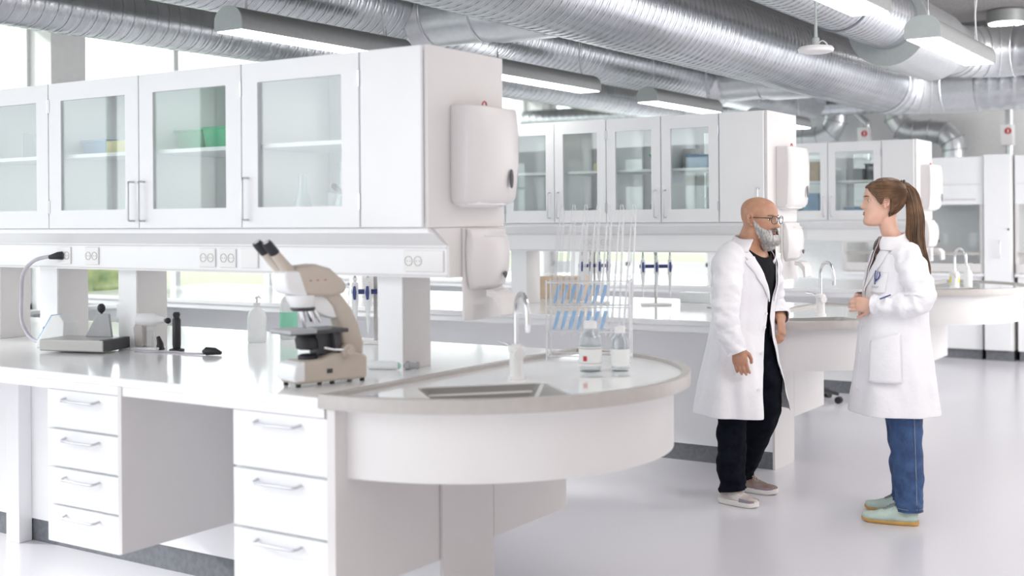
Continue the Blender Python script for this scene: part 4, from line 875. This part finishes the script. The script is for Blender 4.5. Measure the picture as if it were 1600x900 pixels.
def cloth_tube(pts, rad, n=40, k=14, fold=.006, freq=26, seed=0, flare=0, cap=False):
    P = catmull(pts, k); m = len(pts)-1; rs = []; t0 = (P[1]-P[0]).normalized(); nrm = Vector((.3, -1, .2)); nrm = (nrm-t0*nrm.dot(t0)).normalized()
    for i, p in enumerate(P):
        q = i/k; j = min(int(q), m-1); t = q-j; r = rad[j]+(rad[j+1]-rad[j])*t
        tg = (P[min(i+1, len(P)-1)]-P[max(i-1, 0)]).normalized(); nrm = (nrm-tg*nrm.dot(tg)).normalized(); b = tg.cross(nrm); ring = []
        for jj in range(n):
            a = 2*pi*jj/n; v = nrm*cos(a)+b*sin(a)
            d = noise.noise(Vector((cos(a)*1.3+seed, sin(a)*1.3, i*.16+seed*3)))+.6*noise.noise(Vector((cos(a)*2.2, sin(a)*2.2+seed, i*.42)))
            d += .5*sin(i*.55+3*noise.noise(Vector((cos(a)+seed, sin(a), i*.1))))*g(cos(a-1.0)-1, .9)
            ring.append(p+v*(r+d*fold))
        rs.append(ring)
    return MB().rings(rs, cap=cap, capend=cap)
def fabric(name, mb, m, parent, th=.004, sub=1):
    o = build(name, mb, m, parent, smooth=180)
    s_ = o.modifiers.new('solidify', 'SOLIDIFY'); s_.thickness = th; s_.offset = -1
    if sub: q = o.modifiers.new('subsurf', 'SUBSURF'); q.levels = sub; q.render_levels = sub
    return o
def torso_pt(K, z, th, face, off=0):
    cx, cyy, a, b = lerpk(K, z); d = Vector((cos(face), sin(face), 0)); r = Vector((sin(face), -cos(face), 0))
    e = .9; c, s_ = cos(th), sin(th)
    return Vector((cx, cyy, z)) + d*(b+off)*math.copysign(abs(c)**e, c) + r*(a+off)*math.copysign(abs(s_)**e, s_)
def drape(K, z0, z1, face, th0, th1, folds=.012, seed=0, nz=60, nt=110, zoff=None, off=0):
    """cloth wrapped round the torso from angle th0(z) to th1(z)"""
    rs = []
    for i in range(nz+1):
        u = i/nz; row = []
        for j in range(nt+1):
            z = z0+(z1-z0)*u
            a = th0(z)+(th1(z)-th0(z))*j/nt
            if zoff: z += zoff(a)*u
            p = torso_pt(K, z, a, face, off); low = min(1, max(0, (1.15-z)/.55)); nrm = (p-torso_pt(K, z, a, face, -1)).normalized()
            d = folds*low*(sin(a*7+seed+1.5*noise.noise(Vector((a, z*1.5, seed))))*.6+noise.noise(Vector((cos(a)*3, sin(a)*3, z*.8+seed))))
            d += .004*noise.noise(Vector((cos(a)*4, sin(a)*4, z*9+seed)))+.003*noise.noise(Vector((a*5, z*14, seed)))
            row.append(p+nrm*d)
        rs.append(row)
    return MB().rings(rs, closed=False, cap=False)
def shoe(person, heel, toe, names, style):
    heel, toe = Vector(heel), Vector(toe); d = (toe-heel); L = d.length; d.normalize(); s_ = Vector((-d.y, d.x, 0)); z = Vector((0, 0, 1))
    um, sm, lm, om = style; W = .047*L/.27
    def outline(t): return W*(.78+.25*sin(pi*min(1, t*1.05)**1.2)+(.12 if .5 < t < .85 else 0)*0)*(1-max(0, (t-.82)/.18)**2.2*.8)*(.55+.45*min(1, t/.08)) 
    def cen(t): return heel+d*L*t
    n = 26; rs = []
    for i in range(n+1):
        t = i/n; w_ = outline(t)*1.06; toeup = .010*max(0, (t-.8)/.2)**2; h = (.029 if sm == 'sole' else .019)-.004*t
        rs.append([cen(t)+s_*a*w_+z*b for a, b in ((-.9, toeup+.002), (-1, toeup+.010), (-1.02, h+toeup), (-.9, h+toeup+.002), (.9, h+toeup+.002), (1.02, h+toeup), (1, toeup+.010), (.9, toeup+.002))])
    um_root = build('shoe', MB(), M[um], person) if 0 else None
    rs2 = []
    for i in range(n+1):
        t = .01+.975*i/n; w_ = outline(t)*.98; top = lerpk([(0, .085), (.06, .098), (.18, .088), (.32, .098), (.42, .095), (.6, .068), (.8, .052), (.93, .046), (1, .032)], t)[0]; toeup = .008*max(0, (t-.8)/.2)**2; ring = []
        for j in range(15):
            a = pi*j/14; x = cos(a); y = sin(a); nar = (1-.28*y*y) if t < .5 else (1-.12*y*y)
            ring.append(cen(t)+s_*w_*x*nar+z*(.016+toeup+(top-.016)*y**.72))
        rs2.append(ring)
    o = build('shoe', MB().rings(rs2), M[um], person, smooth=180)
    so = build('sole', MB().rings(rs), M[sm], o, smooth=50, bevel=.003)
    lc = MB()
    for k in range(5):
        t = .36+.055*k; h = lerpk([(.32, .100), (.42, .097), (.6, .070)], t)[0]+.001; w_ = .021
        lc.tube([cen(t)-s_*w_+z*(h-.010), cen(t)-s_*.006+z*h, cen(t+.03)+s_*.006+z*(h-.003), cen(t+.03)+s_*w_+z*(h-.014)], .0022, 6)
        lc.tube([cen(t)+s_*w_+z*(h-.010), cen(t)+s_*.006+z*h, cen(t+.03)-s_*.006+z*(h-.003), cen(t+.03)-s_*w_+z*(h-.014)], .0022, 6)
    for q in (-1, 1): lc.tube(catmull([cen(.36)+z*.101, cen(.37)+s_*q*.018+z*.112, cen(.42)+s_*q*.030+z*.098, cen(.38)+s_*q*.014+z*.098], 5), .002, 6)
    build('laces', lc, M[lm], o)
    if om:
        for q in (-1, 1):
            ov = []
            for i in range(9):
                t = .62+.33*i/8; w_ = outline(t)*1.0+.0015
                ov.append([cen(t)+s_*q*w_*1.005+z*.026, cen(t)+s_*q*w_*1.0+z*.036, cen(t)+s_*q*w_*.93+z*(.046-.006*i/8)])
            build('toe_overlay', MB().rings(ov, closed=False, cap=False), M[om], o, smooth=180)
    return o
def eyes(person, X, P, look=(0, 0), lip='lipw', brow='hair', lid=None):
    for s_ in (-1, 1):
        base = head_surface(.009, .40*s_, P); c = Vector((base.x-.0075, s_*.031, .009))
        e = MB().ellipsoid((0, 0, 0), (.0115, .0118, .0112), nu=20, nv=14); e.v = [tuple(X(Vector(v)+c)) for v in e.v]; eo = build('eyeball', e, M['eye'], person, smooth=180)
        i_ = MB().lathe([(.0055, .0102), (.0048, .0118), (.001, .0123)], axis='x', n=16); i_.v = [tuple(X(Vector(v)+c+Vector((0, look[0]*.003, look[1]*.002)))) for v in i_.v]; build('iris', i_, M['iris'], eo, smooth=180)
        l_ = MB()                                                                      # upper and lower lids
        for up_ in (1, -1):
            rs = []
            for k in range(9):
                a = R_(-62+k*15.5); rs.append([c+Vector((.0128*cos(q)*cos(a), .0128*sin(a), up_*.0128*sin(q)*cos(a))) for q in [R_(22 if up_ > 0 else 26)+R_(9)*m_ for m_ in range(8)]])
            l_.rings([[X(v) for v in r__] for r__ in rs], closed=False, cap=False)
        lo = build('eyelids', l_, M[lid], person, smooth=180); sm_ = lo.modifiers.new('solid', 'SOLIDIFY'); sm_.thickness = .0012
        b_ = MB(); pts = [head_surface(.028+.003*sin(pi*k/6), s_*(.20+.085*k), P)+Vector((.001, 0, 0)) for k in range(7)]
        b_.tube([X(p) for p in pts], [.0022, .0034, .0036, .0033, .0028, .002, .001], 6); build('eyebrow', b_, M[brow], person, smooth=180)
    m_ = MB()
    for tt, r in ((-.0535, .0034), (-.0625, .0042)):
        pts = [head_surface(tt, a, P)+Vector((-.001, 0, 0)) for a in [(-.3+.6*k/8) for k in range(9)]]
        m_.tube([X(p) for p in pts], [r*.2, r*.6, r*.9, r, r*.95, r, r*.9, r*.6, r*.2], 8)
    build('lips', m_, M[lip], person, smooth=180)

# ---- the man
man = thing('person', 'bald bearded man in glasses and open white lab coat leaning against the middle bench', 'person', (.184, 2.549, 0), local=True, rz=YAW)
PM = dict(w=1.04, jaw=1.12, chin=.004, nose=1.15); FM = R_(-37)
XM = headX((.060, -.005, 1.487), R_(-40), R_(-5), 1.03)
body = MB(); head_mesh(PM, body, XM); ear(body, XM, -1, PM); ear(body, XM, 1, PM)
limb(body, [(-.005, .01, 1.26), (.01, .005, 1.36), (.035, 0, 1.44), (.042, 0, 1.50)], [.085, .066, .062, .06], 24)
KT = [(.80, -.02, .06, .15, .11), (.95, -.02, .05, .155, .115), (1.10, -.005, .02, .165, .12), (1.22, 0, .01, .18, .115), (1.30, 0, .0, .17, .09), (1.345, .0, .0, .11, .07), (1.37, .005, .0, .06, .06)]
body.rings([[torso_pt(KT, .80+.57*i/24, 2*pi*j/36, FM) for j in range(36)] for i in range(25)])
armR = [(-.11, -.11, 1.29), (-.14, -.165, 1.22), (-.160, -.235, 1.02), (-.150, -.265, .92), (-.113, -.28, .85)]
armL = [(.11, .10, 1.285), (.14, .155, 1.22), (.165, .225, 1.04), (.19, .17, .995), (.192, .09, .955)]
limb(body, armR, [.055, .052, .042, .036, .027]); limb(body, armL, [.055, .052, .042, .036, .028])
hand(body, (-.112, -.281, .845), (.20, .02, -1), (.35, .93, .1), .98, (.16, .34, .34), mirror=1, thumb_curl=1.0, spread=.02)
hand(body, (.192, .092, .962), (-.02, -.35, -.9), (-.75, .62, -.1), 1.0, (.38, .62, .5), mirror=1, thumb_curl=.7)
legN = [(-.07, .02, .84), (-.085, -.04, .66), (-.108, -.075, .46), (-.105, -.055, .26), (-.108, -.045, .09)]
legF = [(.04, .09, .84), (.085, .06, .64), (.095, .06, .47), (.04, .18, .26), (-.005, .27, .09)]
limb(body, legN, [.09, .08, .06, .05, .04]); limb(body, legF, [.09, .08, .06, .05, .04])
bo = build('body', body, M['skinm'], man, smooth=180); vox(bo, .0042, 2)
eyes(man, XM, PM, (-.2, 0), 'lipm', 'mous', 'skinm')
# beard: shell over the jaw
def shell(P, X, t0, t1, cond, off, nt=60, nu=120, rnd=.003, seed=0, freq=60):
    vs = []; fs = []; idx = {}
    for i in range(nt+1):
        t = t0+(t1-t0)*i/nt
        for j in range(nu):
            a = 2*pi*j/nu; q = a if a <= pi else a-2*pi; o = off(t, q); p = head_surface(t, a, P, o) if o > -.5 else head_surface(t, a, P)
            k = noise.noise(Vector((p.x*freq, p.y*freq, p.z*freq*.5+seed))); p = p+Vector((cos(a), sin(a), -.3))*k*rnd; idx[i, j] = len(vs); vs.append(X(p))
    for i in range(nt):
        for j in range(nu):
            a = 2*pi*(j+.5)/nu; q = a if a <= pi else a-2*pi; t = t0+(t1-t0)*(i+.5)/nt
            if cond(t, q): fs.append((idx[i, j], idx[i, (j+1) % nu], idx[i+1, (j+1) % nu], idx[i+1, j]))
    used = sorted({v for f in fs for v in f}); mp = {v: n for n, v in enumerate(used)}
    return MB().add([vs[v] for v in used], [tuple(mp[v] for v in f) for f in fs])
def bcond(t, q):
    q = abs(q)
    if q < .35: return t < -.072 or (t < -.068)
    if q < .62: return t < -.040-.02*(.62-q)
    if q < 1.15: return t < -.048+.03*(q-.62)
    if q < 1.50: return -.30*(q-1.15)-.105 < t < -.030+.10*(q-1.15)
    return False
b_ = shell(PM, XM, -.121, .012, bcond, lambda t, q: .004+.016*max(0, min(1, (-.03-t)/.05))*(1 if abs(q) < .9 else max(.15, 1-(abs(q)-.9)*1.5)), rnd=.005, freq=75)
ob = fabric('beard', b_, M['beard'], man, .006, 1)
ch = MB().ellipsoid((0, 0, 0), (.040, .042, .036), nu=36, nv=26)
def chf(v):
    v = Vector((v.x, v.y, v.z)); q = v+Vector((.062, 0, -.118)); k = noise.noise(q*70); return XM(q+v.normalized()*k*.006)
ch.v = [tuple(chf(Vector(v))) for v in ch.v]; build('beard_chin', ch, M['beard'], ob, smooth=180)
tf = MB(); rnd = random.Random(7)
for _ in range(520):
    q = rnd.uniform(-1.45, 1.45); t = rnd.uniform(-.118, -.045 if abs(q) > .4 else -.075)
    if not bcond(t, q): continue
    p = head_surface(t, q, PM, (.010+.010*max(0, min(1, (-.05-t)/.05)))*(1 if abs(q) < .9 else max(.3, 1-(abs(q)-.9)*1.3))); d = Vector((cos(q)*.5, sin(q)*.5, -1)).normalized(); L = rnd.uniform(.006, .013)
    tf.tube([XM(p), XM(p+d*L+Vector((rnd.uniform(-1, 1), rnd.uniform(-1, 1), 0))*.004)], [.0014, .0003], 4)
build('beard_tufts', tf, M['beard'], ob)
m_ = shell(PM, XM, -.052, -.034, lambda t, q: abs(q) < .52 and t < -.036-.012*max(0, abs(q)-.25)*2, lambda t, q: .0055, nt=14, nu=200, rnd=.004, freq=110); fabric('moustache', m_, M['mous'], man, .003, 1)
# spectacles
sp_ = thing('x', '', '') if 0 else None
def specs():
    fr = MB()
    for s_ in (-1, 1):
        c = Vector((.107, s_*.034, .008)); pts = []
        for k in range(29):
            a = 2*pi*k/28; ca, sa = cos(a), sin(a); y = .0255*math.copysign(abs(ca)**.7, ca); z = .0195*math.copysign(abs(sa)**.75, sa)
            pts.append(XM(c+Vector((-abs(s_*.034+y)*.14+.003, y, z))))
        fr.tube(pts, .0019, 8)
        lens = [c+Vector((-abs(s_*.034+.0245*math.copysign(abs(cos(a))**.7, cos(a)))*.14+.003, .0245*math.copysign(abs(cos(a))**.7, cos(a)), .0185*math.copysign(abs(sin(a))**.75, sin(a)))) for a in [2*pi*k/28 for k in range(28)]]
        if s_ == -1: L1 = lens
        else: L2 = lens
        W = .082; fr.tube([XM(Vector((.101, s_*.060, .016))), XM(Vector((.094, s_*.073, .017))), XM(Vector((.05, s_*.0800, .016))), XM(Vector((.0, s_*.0815, .014))), XM(Vector((-.018, s_*.080, .004)))], [.0024, .0026, .0019, .0018, .0016], 8)
    fr.tube([XM(Vector((.107, -.009, .013))), XM(Vector((.110, 0, .016))), XM(Vector((.107, .009, .013)))], .0019, 8)
    f = build('spectacles', fr, M['specs'], man, smooth=180)
    for L in (L1, L2): build('spectacle_lens', MB().add([XM(v) for v in L], [tuple(range(28))]), M['lens'], f)
specs()
# T-shirt
KS = [(z, x, y, a+.012, b+.012) for z, x, y, a, b in KT]
ts = MB().rings([[torso_pt(KS, .86+.485*i/40-.055*max(0, cos(2*pi*j/60))**4*(i/40)**8, 2*pi*j/60, FM)+Vector((0, 0, 0)) for j in range(60)] for i in range(41)], cap=False, capend=False)
fabric('tshirt', ts, M['shirt'], man, .003)
# trousers
tr = cloth_tube(legN[:1]+[(-.085, -.04, .66), (-.108, -.08, .46), (-.108, -.065, .26), (-.102, -.045, .10), (-.100, -.045, .072)], [.105, .098, .079, .075, .070, .067], fold=.010, seed=1, cap=False)
to = fabric('trousers', tr, M['pants'], man, .004)
tr = cloth_tube(legF[:1]+[(.085, .06, .64), (.093, .065, .47), (.05, .165, .28), (.012, .25, .12), (.006, .262, .088)], [.105, .100, .084, .074, .064, .061], fold=.010, seed=5, cap=False)
fabric('trouser_leg', tr, M['pants'], to, .004)
hp = MB().rings([[torso_pt([(.74, -.02, .05, .15, .12), (.86, -.02, .055, .168, .128), (.95, -.02, .05, .168, .126)], .74+.2*i/8, 2*pi*j/40, FM) for j in range(40)] for i in range(9)]); build('trouser_hips', hp, M['pants'], to, smooth=180)
sm_style = ('shoem', 'sole', 'lacem', 'mauve')
shoe(man, (-.158, .005, 0), (.012, -.165, 0), None, sm_style)
o = shoe(man, (-.045, .325, 0), (.178, .135, 0), None, ('shoem2', 'sole', 'lacem', 'mauve')); o['label'] = 'taupe knit shoe, rear foot'
# lab coat, open
KC = [(.455, -.030, .0, .275, .245), (.60, -.032, .015, .255, .215), (.75, -.030, .03, .232, .178), (.90, -.024, .04, .208, .152), (1.02, -.012, .035, .198, .142), (1.15, .0, .015, .208, .140), (1.25, .0, .005, .212, .128),
      (1.30, 0, .0, .200, .112), (1.335, .0, .0, .168, .095), (1.362, .004, .0, .118, .080), (1.385, .010, .0, .085, .074)]
def oN(z): return lerpk([(.455, .66), (.60, .54), (.75, .34), (.88, .16), (.98, .06), (1.08, .10), (1.2, .34), (1.30, .62), (1.36, 1.05), (1.39, 1.35)], z)[0]
def oF(z): return 2*pi-lerpk([(.455, .62), (.60, .46), (.75, .28), (.88, .12), (.98, .03), (1.08, .12), (1.2, .34), (1.30, .62), (1.36, .95), (1.39, 1.2)], z)[0]
ct = drape(KC, .475, 1.385, FM, oN, oF, folds=.014, seed=2.3)
co = fabric('lab_coat', ct, [M['coat']], man, .004)
sl = cloth_tube([(-.085, -.085, 1.305), (-.135, -.155, 1.245), (-.155, -.215, 1.13), (-.164, -.242, 1.02), (-.150, -.262, .92), (-.112, -.278, .815)], [.085, .086, .078, .072, .060, .052], fold=.009, seed=3)
fabric('sleeve', sl, M['coat'], co, .004)
sl = cloth_tube([(.085, .08, 1.30), (.128, .145, 1.24), (.158, .205, 1.13), (.175, .222, 1.035), (.196, .165, .992), (.194, .10, .962)], [.085, .084, .076, .068, .056, .048], fold=.008, seed=8)
fabric('sleeve', sl, M['coat'], co, .004)
def lapel(edge, sgn, K, face, z0, z1, wfn, off=.009):
    rs = []
    for i in range(31):
        z = z0+(z1-z0)*i/30; a0 = edge(z); row = []
        for j in range(9):
            u = j/8; row.append(torso_pt(K, z, a0+sgn*wfn(z)*u, face, off*(1-.35*u)+.003*sin(pi*u)))
        rs.append(row)
    return MB().rings(rs, closed=False, cap=False)
wf = lambda z: lerpk([(1.06, .02), (1.12, .16), (1.20, .30), (1.275, .44), (1.28, .30), (1.33, .5), (1.385, .75)], z)[0]
fabric('lapel', lapel(oN, 1, KC, FM, 1.06, 1.30, wf), M['coat'], co, .003, 0); fabric('lapel', lapel(oF, -1, KC, FM, 1.06, 1.30, wf), M['coat'], co, .003, 0)
def collar(K, face, a0, a1, zt, zb, off0, off1, rise=.0, name='collar'):
    rs = []
    for i in range(9):
        u = i/8; row = []
        for j in range(61):
            a = a0+(a1-a0)*j/60; back = max(0, -cos(a))
            zc = zt+(zb-zt)*u+rise*back*(1-u)*1.0; row.append(torso_pt(K, zc, a, face, off0+(off1-off0)*u+.012*sin(pi*u)))
        rs.append(row)
    return MB().rings(rs, closed=False, cap=False)
fabric('collar', collar(KC, FM, .85, 2*pi-.80, 1.388, 1.322, .001, .010, .022), M['coat'], co, .003, 0)
bt = MB()
for z in (1.00, .93, .80, .62):
    p = torso_pt(KC, z, oN(z)+.16, FM, .012); n = (p-torso_pt(KC, z, oN(z)+.16, FM, 0)).normalized(); bt = MB().tube([p-n*.003, p+n*.002], [.0085, .0085], 14); build('button', bt, M['plastic'], co)
p = [torso_pt(KC, z, a, FM, .019) for z, a in ((.86, .75), (.86, 1.25), (.66, 1.30), (.66, .68))]

# ---- the woman
wom = thing('person', 'young woman with brown ponytail in white lab coat and jeans, hands clasped', 'person', (.921, 2.552, 0), local=True, rz=YAW)
PW = dict(w=.95, jaw=.90, chin=.001, nose=.74); FW = pi
XW_ = headX((-.030, -.005, 1.569), pi+R_(-9), R_(2), .97)
body = MB(); head_mesh(PW, body, XW_); ear(body, XW_, 1, PW); ear(body, XW_, -1, PW)
limb(body, [(.035, 0, 1.30), (.025, 0, 1.38), (.0, 0, 1.45), (-.008, 0, 1.54)], [.060, .045, .043, .047], 24)
KB = [(.80, .03, 0, .17, .13), (.92, .03, 0, .16, .12), (1.05, .03, 0, .135, .10), (1.18, .03, 0, .155, .11), (1.28, .035, 0, .16, .085), (1.33, .03, 0, .11, .065), (1.36, .028, 0, .055, .05)]
body.rings([[torso_pt(KB, .80+.56*i/24, 2*pi*j/36, FW) for j in range(36)] for i in range(25)])
aN = [(.045, -.13, 1.30), (.058, -.185, 1.24), (.082, -.215, 1.115), (-.01, -.185, 1.075), (-.105, -.125, 1.075)]
aF = [(.045, .13, 1.30), (.05, .18, 1.23), (.05, .20, 1.105), (-.03, .16, 1.08), (-.115, .08, 1.085)]
limb(body, aN, [.045, .043, .036, .030, .023]); limb(body, aF, [.045, .043, .036, .030, .023])
hand(body, (-.112, -.118, 1.076), (-.86, .50, -.05), (.45, .86, -.1), .92, (.30, .45, .40), mirror=1)
hand(body, (-.122, .070, 1.088), (-.60, -.80, -.12), (.80, -.6, -.1), .92, (.20, .30, .30), mirror=-1)
lN = [(.04, -.085, .84), (.045, -.08, .66), (.055, -.085, .48), (.060, -.09, .26), (.058, -.095, .08)]
lF = [(.04, .085, .84), (.06, .09, .66), (.085, .11, .48), (.11, .13, .26), (.118, .145, .08)]
limb(body, lN, [.085, .075, .052, .042, .033]); limb(body, lF, [.085, .075, .052, .042, .033])
bo = build('body', body, M['skinw'], wom, smooth=180); vox(bo, .004, 2)
eyes(wom, XW_, PW, (0, 0), 'lipw', 'hair', 'skinw')
# hair: swept back into a high ponytail
def hcond(t, q):
    q = abs(q)
    line = lerpk([(0, .074), (.45, .070), (.80, .050), (1.05, .030), (1.30, -.002), (1.42, -.012), (1.55, .030), (1.75, .020), (1.95, -.035), (2.2, -.062), (2.6, -.078), (pi, -.082)], q)[0]
    return t > line
def hoff(t, q):
    q = abs(q); return (.006+.012*max(0, min(1, (q-.6)/1.2)))*(1 if t > -.02 else max(.35, 1+(t+.02)*9))
hs = shell(PW, XW_, -.09, .1168, hcond, hoff, nt=170, nu=300, rnd=.0022, freq=70); 
tie = Vector((.055, -.012, 1.655))
top = MB(); ho = fabric('hair', hs, M['hair'], wom, .006, 0)
cr_ = MB().ellipsoid((0, 0, 0), (.062, .052, .022), nu=28, nv=12); cr_.v = [tuple(XW_(Vector(v)+Vector((-.022, 0, .108)))) for v in cr_.v]; build('crown_hair', cr_, M['hair'], ho, smooth=180)
st = MB(); rnd = random.Random(3)
for _ in range(1500):                                             # combed strands running from the hairline to the tie
    q = rnd.uniform(-pi, pi); t = rnd.uniform(-.08, .105)
    if not hcond(t, q): continue
    tgt = math.copysign(pi, q); pts = []
    for k in range(7):
        u = k/6; qq = q+(tgt-q)*u*.92; tt = t+(.062-t)*u**1.1
        if not hcond(tt, qq): tt = max(tt, .0)
        pts.append(XW_(head_surface(min(tt, .112), qq, PW, hoff(tt, qq)+.0025+.002*u)))
    st.tube(catmull(pts, 2), [.0009]*13, 4)
o = build('combed_strands', st, M['hairs'], ho)
tb = MB()
for k in range(3): c0 = tie+Vector((.012*k-.010, 0, .002*k)); tb.tube([c0+Vector((.35*.019*cos(a), .019*sin(a), .019*cos(a))) for a in [2*pi*i/16 for i in range(17)]], .005, 8)
build('hair_tie', tb, M['dark'], ho, smooth=60)
pp = catmull([tie+Vector((-.01, 0, 0)), tie+Vector((.03, -.005, -.004)), (.108, -.03, 1.60), (.118, -.05, 1.50), (.112, -.065, 1.40), (.128, -.075, 1.31), (.160, -.07, 1.24), (.172, -.065, 1.195)], 8)
rads = [.016, .022, .031, .037, .040, .034, .020, .006]
rr = [rads[min(i//8, 7)]+(rads[min(i//8+1, 7)]-rads[min(i//8, 7)])*(i % 8)/8 for i in range(len(pp))]
pt = MB(); pt.tube(pp, [r*.80 for r in rr], 26, flat=.72); pn = build('ponytail', pt, M['hair'], ho, smooth=180)
ps = MB(); 
for _ in range(360):
    a = rnd.uniform(0, 2*pi); f_ = rnd.uniform(.72, 1.12); sw = rnd.uniform(-.5, .5); pts = []; L = rnd.randint(34, len(pp)); ph = rnd.uniform(0, 6)
    for i in range(0, L, 3):
        aa = a+sw*i/40; r = rr[i]*f_+.003*sin(i*.22+ph); pts.append(pp[i]+Vector((cos(aa)*r, sin(aa)*r*.75, .0)))
    ps.tube(pts, [.0013]*(len(pts)-1)+[.0004], 4)
build('loose_strands', ps, M['hairs'], pn)
# jeans
jn = cloth_tube([lN[0], (.045, -.08, .66), (.052, -.085, .50), (.058, -.09, .30), (.062, -.095, .12), (.062, -.096, .065)], [.10, .092, .077, .066, .060, .062], fold=.009, seed=11)
jo = fabric('jeans', jn, M['jeans'], wom, .004)
jn = cloth_tube([lF[0], (.06, .09, .66), (.085, .105, .50), (.105, .125, .30), (.112, .14, .12), (.112, .14, .065)], [.10, .092, .076, .066, .060, .060], fold=.009, seed=15)
fabric('jeans_leg', jn, M['jeans'], jo, .004)
sm = MB().tube(catmull([(.060, -.178, .66), (.066, -.168, .5), (.074, -.160, .3), (.078, -.161, .08)], 8), .0016, 6); build('side_seam', sm, M['stitch'], jo)
cf = MB().tube([(.062+.0645*cos(a), -.096+.0645*sin(a), .082) for a in [2*pi*i/30 for i in range(31)]], .0014, 5); build('hem_stitch', cf, M['stitch'], jo)
shoe(wom, (.100, -.118, 0), (-.146, -.010, 0), None, ('shoew', 'gum', 'lace', None))
shoe(wom, (.170, .100, 0), (-.062, .225, 0), None, ('shoew', 'gum', 'lace', None))
# coat, closed
KW = [(.52, .024, 0, .235, .212), (.62, .024, 0, .222, .200), (.75, .024, 0, .208, .184), (.90, .022, 0, .194, .170), (1.02, .024, 0, .180, .158), (1.14, .028, 0, .180, .148), (1.23, .036, 0, .178, .132), (1.30, .036, 0, .168, .106),
      (1.335, .030, 0, .140, .086), (1.365, .022, 0, .095, .070), (1.395, .018, 0, .068, .062)]
wN = lambda z: -lerpk([(.5, .10), (1.0, .06), (1.18, .05), (1.30, .22), (1.38, .55), (1.4, .6)], z)[0]
wF = lambda z: -2*pi+lerpk([(.5, -.12), (1.0, -.08), (1.15, -.02), (1.2, .03), (1.30, .22), (1.38, .55), (1.4, .6)], z)[0]
cw = drape(KW, .535, 1.392, FW, wN, wF, folds=.010, seed=7.1)
cwo = fabric('lab_coat', cw, M['coat'], wom, .004)
sl = cloth_tube([(.042, -.10, 1.315), (.055, -.165, 1.265), (.078, -.205, 1.17), (.080, -.215, 1.105), (.02, -.20, 1.075), (-.055, -.16, 1.070), (-.118, -.115, 1.076)], [.075, .074, .072, .070, .060, .052, .044], fold=.009, seed=21)
fabric('sleeve', sl, M['coat'], cwo, .004)
sl = cloth_tube([(.042, .10, 1.315), (.052, .165, 1.26), (.055, .20, 1.14), (.0, .18, 1.09), (-.06, .13, 1.083), (-.118, .075, 1.088)], [.075, .072, .068, .058, .050, .044], fold=.008, seed=25)
fabric('sleeve', sl, M['coat'], cwo, .004)
fabric('collar', collar(KW, FW, .40, 2*pi-.40, 1.402, 1.335, .002, .012, .022), M['coat'], cwo, .003, 0)
wl = lambda z: lerpk([(1.13, .02), (1.2, .22), (1.28, .40), (1.33, .5)], z)[0]
fabric('lapel', lapel(wN, -1, KW, FW, 1.13, 1.335, wl), M['coat'], cwo, .003, 0); fabric('lapel', lapel(wF, 1, KW, FW, 1.13, 1.335, wl), M['coat'], cwo, .003, 0)
def patch(K, face, zs, a0, a1, off=.017):
    rs = []
    for i in range(13):
        u = i/12; row = []
        for j in range(13):
            v = j/12; z = zs[0]+(zs[1]-zs[0])*u+zs[2]*v*u; row.append(torso_pt(K, z, a0+(a1-a0)*v, face, off))
        rs.append(row)
    return MB().rings(rs, closed=False, cap=False)
fabric('side_pocket', patch(KW, FW, (.70, .90, .045), -.62, -1.42, .018), M['coat'], cwo, .003, 0)
fabric('breast_pocket', patch(KW, FW, (1.13, 1.23, .0), -.45, -.95, .009), M['coat'], cwo, .002, 0)
for z in (.97, .84, .66):
    p = torso_pt(KW, z, -.20, FW, .012); n = (p-torso_pt(KW, z, -.20, FW, 0)).normalized(); build('button', MB().tube([p-n*.003, p+n*.003], [.0085, .0085], 14), M['plastic'], cwo)
# embroidered dark mark on the chest and small line of script below, pen in the pocket
em = MB(); P_ = lambda z, a: torso_pt(KW, z, a, FW, .016)
em.tube([P_(1.238, -.50), P_(1.21, -.50), P_(1.187, -.56), P_(1.172, -.585)], .0032, 6); em.tube([P_(1.232, -.66), P_(1.215, -.69), P_(1.20, -.66), P_(1.187, -.575)], .0036, 6); em.tube([P_(1.236, -.59), P_(1.19, -.58)], .0018, 6)
build('chest_emblem', em, M['navy'], cwo)
sc_ = MB().tube([P_(1.158+.005*sin(k*1.7), -.50-.018*k) for k in range(14)], .0013, 5); build('embroidered_script', sc_, M['grey'], cwo)
pe = MB().tube([(-.055, -.205, 1.125), (-.105, -.195, 1.105)], .0035, 8); build('pen', pe, M['navy'], cwo)
